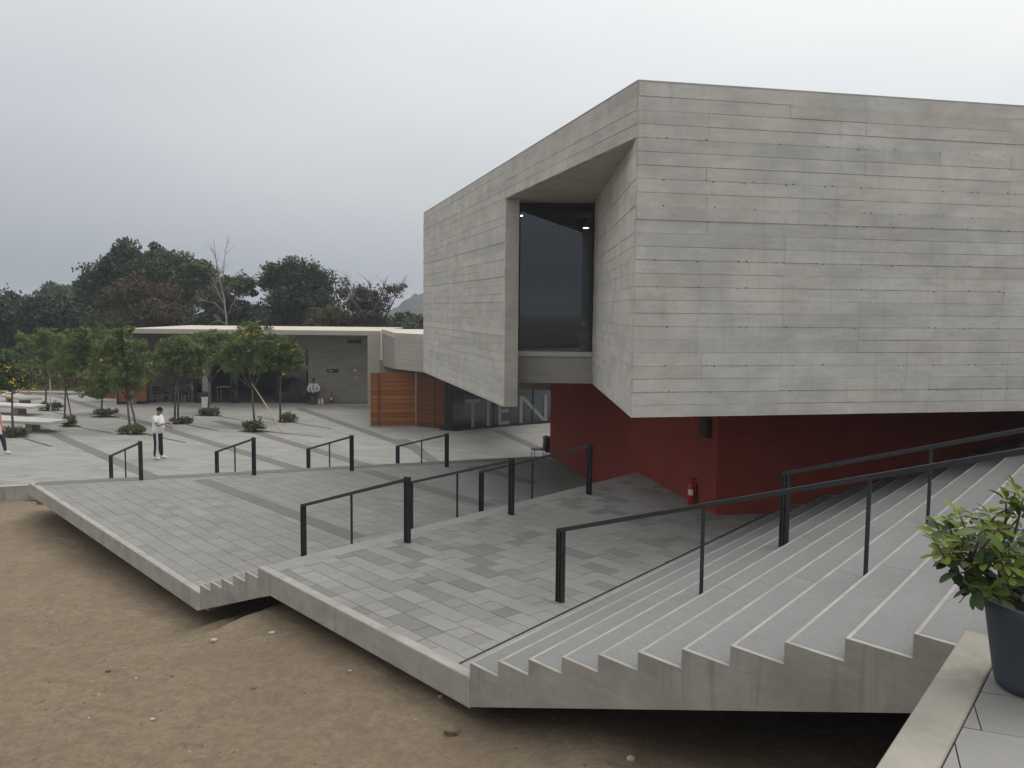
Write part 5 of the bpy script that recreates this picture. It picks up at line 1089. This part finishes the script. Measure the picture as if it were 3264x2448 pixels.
for p in spots:
    f = min(forks, key=lambda q_: (q_-p).length); m = f.lerp(p, .5)+Vector((rng.normal()*.02, rng.normal()*.02, -.015)); stem.tube([f, m, p], [.009, .007, .004], 5)
stem.build('stem', MAT['bark'], pot, True)
def leaflet_mesh(mat, L_=.11, W_=.042, droop=.25):
    mb = MB(); rows = [(0, .004), (.12, .012), (.35, .032), (.62, W_*.98), (.82, W_*.86), (.95, W_*.48), (1.0, .004)]; vs_ = []
    for t, w in rows:
        x = t*L_; z = -droop*L_*t*t; vs_ += [(x, -w*.55, z+.006*(w/W_)), (x, 0, z), (x, w*.55, z+.006*(w/W_))]
    fs = []
    for i in range(len(rows)-1):
        a = 3*i; fs += [(a, a+3, a+4, a+1), (a+1, a+4, a+5, a+2)]
    return mesh_of('leaf', vs_, fs, [MAT[mat]], True)
LM = {m: [leaflet_mesh(m, l, w, d) for l, w, d in ((.115, .046, .2), (.095, .040, .42), (.080, .036, .3))] for m in ('L_pot', 'L_pot2', 'L_pot3')}
nleaf = 0; over = MB()
for p in spots:
    top = p.z > PC.z+PH+.36; k = int(rng.integers(7, 10)); up = Vector((rng.normal()*.35, rng.normal()*.35-.15, 1)).normalized(); ux = up.orthogonal().normalized(); uy = up.cross(ux); a0_ = rng.uniform(0, 6)
    light = (top or p.x < PC.x-.22) and rng.random() < .5
    for i in range(k):
        a = a0_+2*PI*i/k+rng.normal()*.12; el = rng.uniform(-.35, .35)+(.45 if light else -.05)
        d = (ux*math.cos(a)+uy*math.sin(a))*math.cos(el)+up*math.sin(el); d.normalize(); z = (up-d*up.dot(d)).normalized(); y = z.cross(d)
        mt = 'L_pot2' if light and rng.random() < .75 else ('L_pot3' if rng.random() < (.2 if top else .55) else 'L_pot')
        me = LM[mt][int(rng.integers(3))]; Mx = Matrix((d, y, z)).transposed().to_4x4(); sc = rng.uniform(.75, 1.1)*(.8 if light else 1); Mx = Matrix.Translation(p+d*.012)@Mx@Matrix.Scale(sc, 4)
        if nleaf < 300:
            o = bpy.data.objects.new('leaf', me); C.objects.link(o); o.parent = pot; o.matrix_parent_inverse = parent_world(pot).inverted(); o.matrix_basis = Mx; nleaf += 1
        else: over.add([Mx@v.co for v in me.vertices], [tuple(f.vertices) for f in me.polygons], ['L_pot', 'L_pot2', 'L_pot3'].index(mt))
if over.v: over.build('leaves', [MAT['L_pot'], MAT['L_pot2'], MAT['L_pot3']], pot, True, kind='stuff')

# ------------------------------------------------------------------ stones and litter on the sand
rng = np.random.default_rng(9); pm = MB()
def stone_mesh(r, seed, mat, flat=.6):
    bm = bmesh.new(); bmesh.ops.create_icosphere(bm, subdivisions=1, radius=r)
    for v in bm.verts:
        k = 1+.35*noise.noise(v.co*(1.5/r)+Vector((seed, seed*2, 0))); v.co = Vector((v.co.x*k, v.co.y*k, v.co.z*k*flat))
    me = bpy.data.meshes.new('stone'); bm.to_mesh(me); bm.free(); me.materials.append(MAT[mat]); return me
def sand_hit(u, v):
    d = ray(u, v); z = .8
    for _ in range(12): p = EYE+d*((z-CAM_H)/d.z); z = sand_z(p.x, p.y)
    return p
for k, (u, v, r, m, lab) in enumerate([(1443, 2335, .085, 'clod', 'round half buried stone near the corner of the upper terrace'), (683, 2043, .05, 'pebble', 'flat pale stone in the sand below the lower terrace corner'), (867, 2020, .05, 'pebble', 'pale oblong stone in the sand below the short stair'), (1115, 2140, .028, 'pebble', 'small white round pebble in the sand under the terrace edge'), (345, 2140, .038, 'clod', 'dark clod in the middle of the open sand'), (547, 2157, .026, 'clod', 'small dark clod in the sand beside the larger clod'), (487, 2295, .03, 'pebble', 'white pebble low in the open sand'), (2010, 2420, .04, 'pebble', 'pale stone in the sand under the wide stair'), (1405, 2223, .035, 'pebble', 'grey pebble tucked under the terrace edge'), (810, 2195, .034, 'clod', 'brown clod in the sand below the pale oblong stone')]):
    p = sand_hit(u, v); o = ob_of('stone', stone_mesh(r, k*3.1, m)); o.location = (p.x, p.y, p.z+r*.2); o.rotation_euler = (0, 0, k); tag(o, lab, 'stone', 'stones on the sand')
for k in range(2600):
    s, n_ = rng.uniform(-12, 3.5), -rng.uniform(.05, 7.5); p = SN(s, n_); z = sand_z(p.x, p.y); r = .004+.017*rng.random()**4; 
    a = [Vector(rng.normal(size=3)).normalized()*r for _ in range(1)][0]
    vs_ = [(p.x+r*rng.uniform(.6, 1.6)*math.cos(i*PI*2/3), p.y+r*rng.uniform(.6, 1.6)*math.sin(i*PI*2/3), z-.002) for i in range(3)]+[(p.x+rng.normal()*r*.3, p.y, z+r*rng.uniform(.5, 1.1))]
    pm.add(vs_, [(0, 1, 3), (1, 2, 3), (2, 0, 3)], int(rng.random() < .8))
for k in range(70):
    s, n_ = rng.uniform(-9, 3.5), -rng.uniform(.1, 6.5); p = SN(s, n_); z = sand_z(p.x, p.y); a = rng.uniform(0, PI); L_ = rng.uniform(.04, .14); pm.tube([(p.x, p.y, z+.004), (p.x+math.cos(a)*L_*.5, p.y+math.sin(a)*L_*.5, z+.012+rng.random()*.02), (p.x+math.cos(a+.3)*L_, p.y+math.sin(a+.3)*L_, z+.006)], [.003, .0025, .001], 4, 1)
tag(pm.build('sand_litter', [MAT['pebble'], MAT['clod']], None, kind='stuff'))
# ------------------------------------------------------------------ people: one grown surface per body, clothes as children
def grown(name, nodes, edges, root, mat, sub=2, smooth=True):
    """nodes: name -> (x, y, z, rx, ry); a Skin surface grown along the edges"""
    keys = list(nodes); me = bpy.data.meshes.new(name); me.from_pydata([nodes[k][:3] for k in keys], [(keys.index(a), keys.index(b)) for a, b in edges], [])
    o = bpy.data.objects.new(name, me); C.objects.link(o); o.modifiers.new('s', 'SKIN'); sv_ = me.skin_vertices[0].data
    for i, k in enumerate(keys):
        n = nodes[k]; sv_[i].radius = (n[3], n[4] if len(n) > 4 else n[3]); sv_[i].use_root = (k == root)
    m = o.modifiers.new('d', 'SUBSURF'); m.levels = sub; m.render_levels = sub
    bpy.context.view_layer.update(); dg = bpy.context.evaluated_depsgraph_get(); out = bpy.data.meshes.new_from_object(o.evaluated_get(dg))
    bpy.data.objects.remove(o); out.materials.clear(); out.materials.append(MAT[mat]); out.polygons.foreach_set('use_smooth', [smooth]*len(out.polygons)); return out
def join_into(me, mb, mat):
    bm = bmesh.new(); bm.from_mesh(me); idx = len(me.materials); me.materials.append(MAT[mat]); vs_ = [bm.verts.new(v) for v in mb.v]
    for f in mb.f:
        try: fc = bm.faces.new([vs_[i] for i in f]); fc.material_index = idx; fc.smooth = True
        except ValueError: pass
    bm.to_mesh(me); bm.free()
def hand(mb, w, d, up, side):
    """palm end w, pointing d: four fingers and a thumb, slightly curled"""
    w, d, up = Vector(w), Vector(d).normalized(), Vector(up); s = d.cross(up).normalized()*side; up = s.cross(d).normalized()*side
    mb.tube([w, w+d*.05, w+d*.085], [.026, .034, .030], 8)
    for i, l in enumerate((.070, .080, .074, .058)):
        b = w+d*.085+s*(.025-.0165*i); k = b+d*l*.55-up*.006; mb.tube([b, k, k+d*l*.35-up*l*.28], [.0095, .009, .007], 6)
    b = w+d*.03+s*.030; mb.tube([b, b+d*.03+s*.022, b+d*.06+s*.022-up*.01], [.012, .011, .008], 6)
def face(mb_dark, mb_lip, c, f, up, s, r=.085):
    c, f, up, s = map(Vector, (c, f, up, s))
    for k in (-1, 1):
        e = c+f*r*.93+s*(.032*k)+up*.005
        mb_dark.add([e+s*.013+f*.002, e+up*.006+f*.004, e-s*.013+f*.002, e-up*.006+f*.004], [(0, 1, 2, 3)])
        b = e+up*.022; mb_dark.add([b+s*.018, b+up*.006+f*.003, b-s*.018, b-up*.002+f*.003], [(0, 1, 2, 3)])
    m = c+f*r*.92-up*.055; mb_lip.add([m+s*.022, m+up*.006+f*.006, m-s*.022, m-up*.007+f*.005], [(0, 1, 2, 3)])
def person(label, loc, rz, J, outfit, hair='cap', props=None):
    t = thing('person', label, 'person', loc); T = Matrix.Translation(loc)@Matrix.Rotation(rz, 4, 'Z')
    def w(k, off=(0, 0, 0)): return T@(Vector(J[k])+Vector(off))
    R_ = dict(pelvis=.115, belly=.12, chest=.125, neckb=.06, neck=.052, headb=.072, headc=.090, headt=.060, shL=.062, shR=.062, elL=.042, elR=.042, wrL=.027, wrR=.027, hipL=.085, hipR=.085, knL=.058, knR=.058, anL=.036, anR=.036, toL=.026, toR=.026)
    nodes = {k: (*w(k), R_[k]*(1.05 if k in outfit.get('fat', ()) else 1)) for k in J if k in R_}
    edges = [('pelvis', 'belly'), ('belly', 'chest'), ('chest', 'neckb'), ('neckb', 'neck'), ('neck', 'headb'), ('headb', 'headc'), ('headc', 'headt'), ('chest', 'shL'), ('chest', 'shR'), ('shL', 'elL'), ('shR', 'elR'), ('elL', 'wrL'), ('elR', 'wrR'), ('pelvis', 'hipL'), ('pelvis', 'hipR'), ('hipL', 'knL'), ('hipR', 'knR'), ('knL', 'anL'), ('knR', 'anR'), ('anL', 'toL'), ('anR', 'toR')]
    body = grown('body', nodes, edges, 'pelvis', 'skin')
    hb = MB(); rot = T.to_3x3(); fv, sv2, uv = rot@Vector((1, 0, 0)), rot@Vector((0, 1, 0)), Vector((0, 0, 1))
    for k, sd in (('R', -1), ('L', 1)):
        d = w('wr'+k)-w('el'+k); hand(hb, w('wr'+k), d, uv if abs(d.normalized().z) < .8 else fv, sd)
    hc = Vector(J['headc']); hf = (Matrix.Rotation(J.get('nod', 0), 3, 'Y')@Vector((1, 0, 0))); hu = (Matrix.Rotation(J.get('nod', 0), 3, 'Y')@Vector((0, 0, 1)))
    hcw = T@hc; hfw, huw = rot@hf, rot@hu
    nb_ = MB(); nb_.tube([hcw+hfw*.078+huw*.012, hcw+hfw*.103-huw*.020, hcw+hfw*.082-huw*.028], [.008, .014, .012], 6)
    for k in (-1, 1): nb_.tube([hcw+sv2*(.086*k)+huw*.02, hcw+sv2*(.098*k)-hfw*.006, hcw+sv2*(.086*k)-huw*.028], [.010, .016, .009], 6)
    hb.v, off = hb.v+nb_.v, len(hb.v); hb.f += [tuple(i+off for i in f) for f in nb_.f]
    join_into(body, hb, 'skin'); e1, e2 = MB(), MB(); face(e1, e2, hcw, hfw, huw, sv2, .090); join_into(body, e1, 'hair'); join_into(body, e2, 'redpaint')
    bo = ob_of('body', body, t)
    # hair or cap
    hm = MB(); n = 16; rings = []
    for i in range(7):
        ph = i/6*1.75; rr = .104*math.sin(ph); hh = .104*math.cos(ph)
        for k in range(n):
            a = 2*PI*k/n; fx = math.cos(a)*rr-.012; cut = .045 if (math.cos(a) > .35 and hh < .03) else 0
            p = hcw+hfw*fx*1.02+sv2*(math.sin(a)*rr*.95)+huw*(max(hh, .035) if cut else hh)*1.05+huw*.012; hm.v.append(tuple(p))
    for i in range(6):
        for k in range(n): a = i*n+k; b = i*n+(k+1) % n; hm.f.append((a, b, b+n, a+n)); hm.m.append(0)
    if hair == 'cap': hm.hexa([hcw+hfw*.075+sv2*.07+huw*.045, hcw+hfw*.16+sv2*.05+huw*.03, hcw+hfw*.16-sv2*.05+huw*.03, hcw+hfw*.075-sv2*.07+huw*.045], [hcw+hfw*.075+sv2*.07+huw*.055, hcw+hfw*.16+sv2*.05+huw*.038, hcw+hfw*.16-sv2*.05+huw*.038, hcw+hfw*.075-sv2*.07+huw*.055])
    hm.build('cap' if hair == 'cap' else 'hair', MAT['navy' if hair == 'cap' else 'hair'], t, True)
    # top
    def L_(a, b, f): return tuple(Vector(J[a]).lerp(Vector(J[b]), f))
    bl = outfit['belly']; tn = {}
    def put(k, p, r, r2=None): q_ = T@Vector(p); tn[k] = (*q_, r, r2 if r2 else r)
    pz = Vector(J['pelvis']); put('hm0', pz+Vector((0, 0, -.10)), bl*.90); put('hem', pz+Vector((0, 0, .0)), bl*.98); put('bel', Vector(J['belly'])+Vector((.02, 0, 0)), bl); put('che', J['chest'], bl*.92); put('col', Vector(J['neckb']), .078)
    ed = [('hm0', 'hem'), ('hem', 'bel'), ('bel', 'che'), ('che', 'col')]
    for k in 'LR':
        put('s'+k, J['sh'+k], .085); put('u'+k, L_('sh'+k, 'el'+k, outfit['sleeve']*.55), .078); ed += [('che', 's'+k), ('s'+k, 'u'+k)]
        if outfit['sleeve'] > 1: put('e'+k, J['el'+k], .060); put('w'+k, L_('el'+k, 'wr'+k, .88), .044); ed += [('u'+k, 'e'+k), ('e'+k, 'w'+k)]
        else: put('e'+k, L_('sh'+k, 'el'+k, outfit['sleeve']), .068); ed += [('u'+k, 'e'+k)]
    ob_of('shirt', grown('shirt', tn, ed, 'che', outfit['top']), t)
    tn = {}; ed = []; put('p', pz+Vector((0, 0, .03)), bl*.86); put('pc', pz-Vector((0, 0, .03)), bl*.84); ed.append(('p', 'pc'))
    for k in 'LR':
        put('h'+k, J['hip'+k], .105); put('k'+k, J['kn'+k], .080); put('a'+k, L_('kn'+k, 'an'+k, .96), .068 if outfit.get('wide') else .052); put('m'+k, L_('hip'+k, 'kn'+k, .5), .098); ed += [('pc', 'h'+k), ('h'+k, 'm'+k), ('m'+k, 'k'+k), ('k'+k, 'a'+k)]
    ob_of('trousers', grown('trousers', tn, ed, 'pc', outfit['legs']), t)
    for k in 'LR':
        a, b = Vector(J['an'+k]), Vector(J['to'+k]); d = (b-a); d.z = 0; d.normalize(); p0 = Vector((a.x, a.y, 0))-d*.06; z0 = min(a.z, b.z)-.025
        sm = {'a': (*(T@Vector((p0.x, p0.y, z0+.05))), .045, .05), 'b': (*(T@Vector((p0.x+d.x*.11, p0.y+d.y*.11, z0+.05))), .046, .045), 'c': (*(T@Vector((p0.x+d.x*.24, p0.y+d.y*.24, z0+.035))), .040, .030)}
        ob_of('shoe', grown('shoe', sm, [('a', 'b'), ('b', 'c')], 'b', outfit['shoe']), t)
    return t, T
# man in a white T-shirt, looking down at what he holds
man = dict(pelvis=(0, 0, .93), belly=(.03, 0, 1.07), chest=(-.01, 0, 1.26), neckb=(.02, 0, 1.42), neck=(.045, 0, 1.47), headb=(.075, 0, 1.52), headc=(.085, 0, 1.575), headt=(.075, 0, 1.635), nod=.45,
  shL=(.01, .18, 1.36), shR=(.01, -.18, 1.36), elL=(.10, .24, 1.10), elR=(.12, -.25, 1.12), wrL=(.34, .12, 1.04), wrR=(.36, -.13, 1.19), hipL=(0, .09, .88), hipR=(0, -.09, .88), knL=(.03, .10, .48), knR=(.0, -.10, .48), anL=(.05, .11, .085), anR=(-.05, -.11, .085), toL=(.19, .12, .035), toR=(.09, -.13, .035))
pm_ = atz(505, 1464, 0); pt, Tm = person('man in white T-shirt and black striped track trousers looking down at a tablet', (pm_.x, pm_.y, .006), -.10, man, dict(top='whitecloth', legs='blackcloth', shoe='shoe', belly=.205, sleeve=.72, wide=True, fat=('belly',)), 'hair')
st = MB(); pts = [Vector(man['hipR'])+Vector((.0, -.105, .03)), Vector(man['hipR']).lerp(Vector(man['knR']), .5)+Vector((.0, -.099, 0)), Vector(man['knR'])+Vector((.0, -.082, 0)), Vector(man['anR'])+Vector((0, -.071, .02))]
vs_ = []
for p in pts: vs_ += [Tm@(p+Vector((.050, -.006, 0))), Tm@(p+Vector((.086, -.004, 0))), Tm@(p+Vector((.084, .05, 0))), Tm@(p+Vector((.052, .05, 0)))]
st.add(vs_, [(4*i+k, 4*i+(k+1) % 4, 4*i+4+(k+1) % 4, 4*i+4+k) for i in range(3) for k in range(4)]); st.build('side_stripe', MAT['stripe'], pt)
tb = MB(); c = Tm@Vector((.44, -.02, 1.10)); ax = [Tm.to_3x3()@Vector(v) for v in ((.35, 0, .94), (0, 1, 0), (-.94, 0, .35))]; tb.box(c, (.13, .09, .008), ax=ax); o = tb.build('tablet', MAT['silver'], None, bevel=.004); tag(o, 'silver grey tablet in a case held by the man in white', 'tablet')
c2 = c+ax[2]*.010; MB().box(c2, (.115, .077, .001), ax=ax).build('screen', MAT['glass2'], o)
# seated guard
gy = YW-.62; gp = atz(1000, 1290, 0); gx_ = aty(1000, 1250, gy).x
guard = dict(pelvis=(0, 0, .54), belly=(.0, 0, .68), chest=(-.02, 0, .87), neckb=(-.01, 0, 1.03), neck=(0, 0, 1.08), headb=(.02, 0, 1.13), headc=(.025, 0, 1.185), headt=(.02, 0, 1.245), nod=.05,
  shL=(-.01, .19, .97), shR=(-.01, -.19, .97), elL=(.04, .29, .74), elR=(.04, -.29, .74), wrL=(.26, .17, .62), wrR=(.26, -.17, .62), hipL=(.03, .10, .53), hipR=(.03, -.10, .53), knL=(.44, .13, .50), knR=(.44, -.13, .50), anL=(.46, .12, .09), anR=(.46, -.12, .09), toL=(.60, .13, .035), toR=(.60, -.13, .035))
person('guard in cap, white shirt and dark trousers sitting against the cafe wall', (gx_, gy, .006), -PI/2+.05, guard, dict(top='shirt', legs='blackcloth', shoe='plastic_black', belly=.155, sleeve=1.2), 'cap')
tie = MB(); tie.hexa([(gx_-.02, gy-.165, .72), (gx_+.03, gy-.165, .72), (gx_+.03, gy-.15, .72), (gx_-.02, gy-.15, .72)], [(gx_-.015, gy-.135, 1.0), (gx_+.02, gy-.135, 1.0), (gx_+.02, gy-.12, 1.0), (gx_-.015, gy-.12, 1.0)]); tag(tie.build('lanyard', MAT['navy']), 'dark lanyard hanging on the seated guard shirt', 'lanyard')
cafe_chair('dark chair under the seated guard against the cafe wall', gx_, gy+.02, 0.0, None, 'plastic_black', 'frame')
# his bottle and bag
bt = atz(1021, 1290, 0); bx_, by_ = bt.x+.02, gy-.05; t = thing('water_bottle', 'white water bottle on the paving beside the seated guard', 'bottle', (bx_, by_, .003)); MB().lathe([(.0, 0), (.055, 0), (.06, .02), (.06, .22), (.03, .27), (.0, .27)], (bx_, by_, .003), 14).build('body', MAT['label'], t, True); MB().lathe([(.0, .271), (.024, .271), (.024, .31), (.0, .31)], (bx_, by_, .003), 10).build('cap', MAT['shirt'], t)
bm_ = MB(); bm_.hexa([(bx_-.22, by_-.06, .004), (bx_-.08, by_-.06, .004), (bx_-.08, by_+.06, .004), (bx_-.22, by_+.06, .004)], [(bx_-.19, by_-.03, .24), (bx_-.11, by_-.03, .26), (bx_-.11, by_+.03, .26), (bx_-.19, by_+.03, .24)]); tag(bm_.build('carrier_bag', MAT['label'], None, bevel=.012), 'small white carrier bag between the guard and his bottle', 'bag')
# woman at the left edge
wm = dict(pelvis=(0, 0, .90), belly=(.0, 0, 1.04), chest=(0, 0, 1.22), neckb=(.01, 0, 1.37), neck=(.02, 0, 1.42), headb=(.04, 0, 1.46), headc=(.045, 0, 1.52), headt=(.04, 0, 1.58), nod=.1,
  shL=(0, .15, 1.31), shR=(0, -.15, 1.31), elL=(-.04, .19, 1.06), elR=(.05, -.19, 1.06), wrL=(.10, .20, .86), wrR=(.22, -.16, .92), hipL=(0, .08, .86), hipR=(0, -.08, .86), knL=(.16, .08, .48), knR=(-.02, -.08, .48), anL=(.22, .08, .085), anR=(-.22, -.08, .12), toL=(.36, .09, .035), toR=(-.09, -.09, .05))
pw_ = atz(-3, 1449, 0); person('woman in a pink top and dark jeans carrying a cream shoulder bag', (pw_.x-.05, pw_.y, .006), .05, wm, dict(top='pink', legs='jeans', shoe='shoe', belly=.125, sleeve=1.2), 'hair')
bg_ = thing('shoulder_bag', 'cream cloth shoulder bag with a long white strap', 'bag', (pw_.x+.10, pw_.y-.16, .75)); x_, y_ = pw_.x+.10, pw_.y-.20
MB().hexa([(x_-.17, y_-.05, .72), (x_+.15, y_-.05, .70), (x_+.15, y_+.04, .70), (x_-.17, y_+.04, .72)], [(x_-.15, y_-.02, 1.02), (x_+.13, y_-.02, 1.02), (x_+.13, y_+.02, 1.02), (x_-.15, y_+.02, 1.02)]).build('pouch', MAT['bag'], bg_, bevel=.02, seg=2)
MB().tube([(x_+.10, y_-.02, 1.0), (x_+.02, y_-.03, 1.25), (x_-.12, y_+.08, 1.40), (x_-.18, y_+.15, 1.36)], .014, 6).build('strap', MAT['label'], bg_)
# ------------------------------------------------------------------ humid air
hm_ = bpy.data.materials.new('humid_air'); hm_.use_nodes = True; ht = hm_.node_tree
for n in list(ht.nodes): ht.nodes.remove(n)
ho = ht.nodes.new('ShaderNodeOutputMaterial'); hv_ = ht.nodes.new('ShaderNodeVolumePrincipled'); hv_.inputs['Color'].default_value = (.86, .91, .97, 1); hv_.inputs['Density'].default_value = .0009; hv_.inputs['Anisotropy'].default_value = .1
ht.links.new(hv_.outputs[0], ho.inputs['Volume'])
hz_ = MB().prism([(-930, -930), (930, -930), (930, 930), (-930, 930)], -3.3, 17.0).build('haze', hm_); hz_['kind'] = 'stuff'
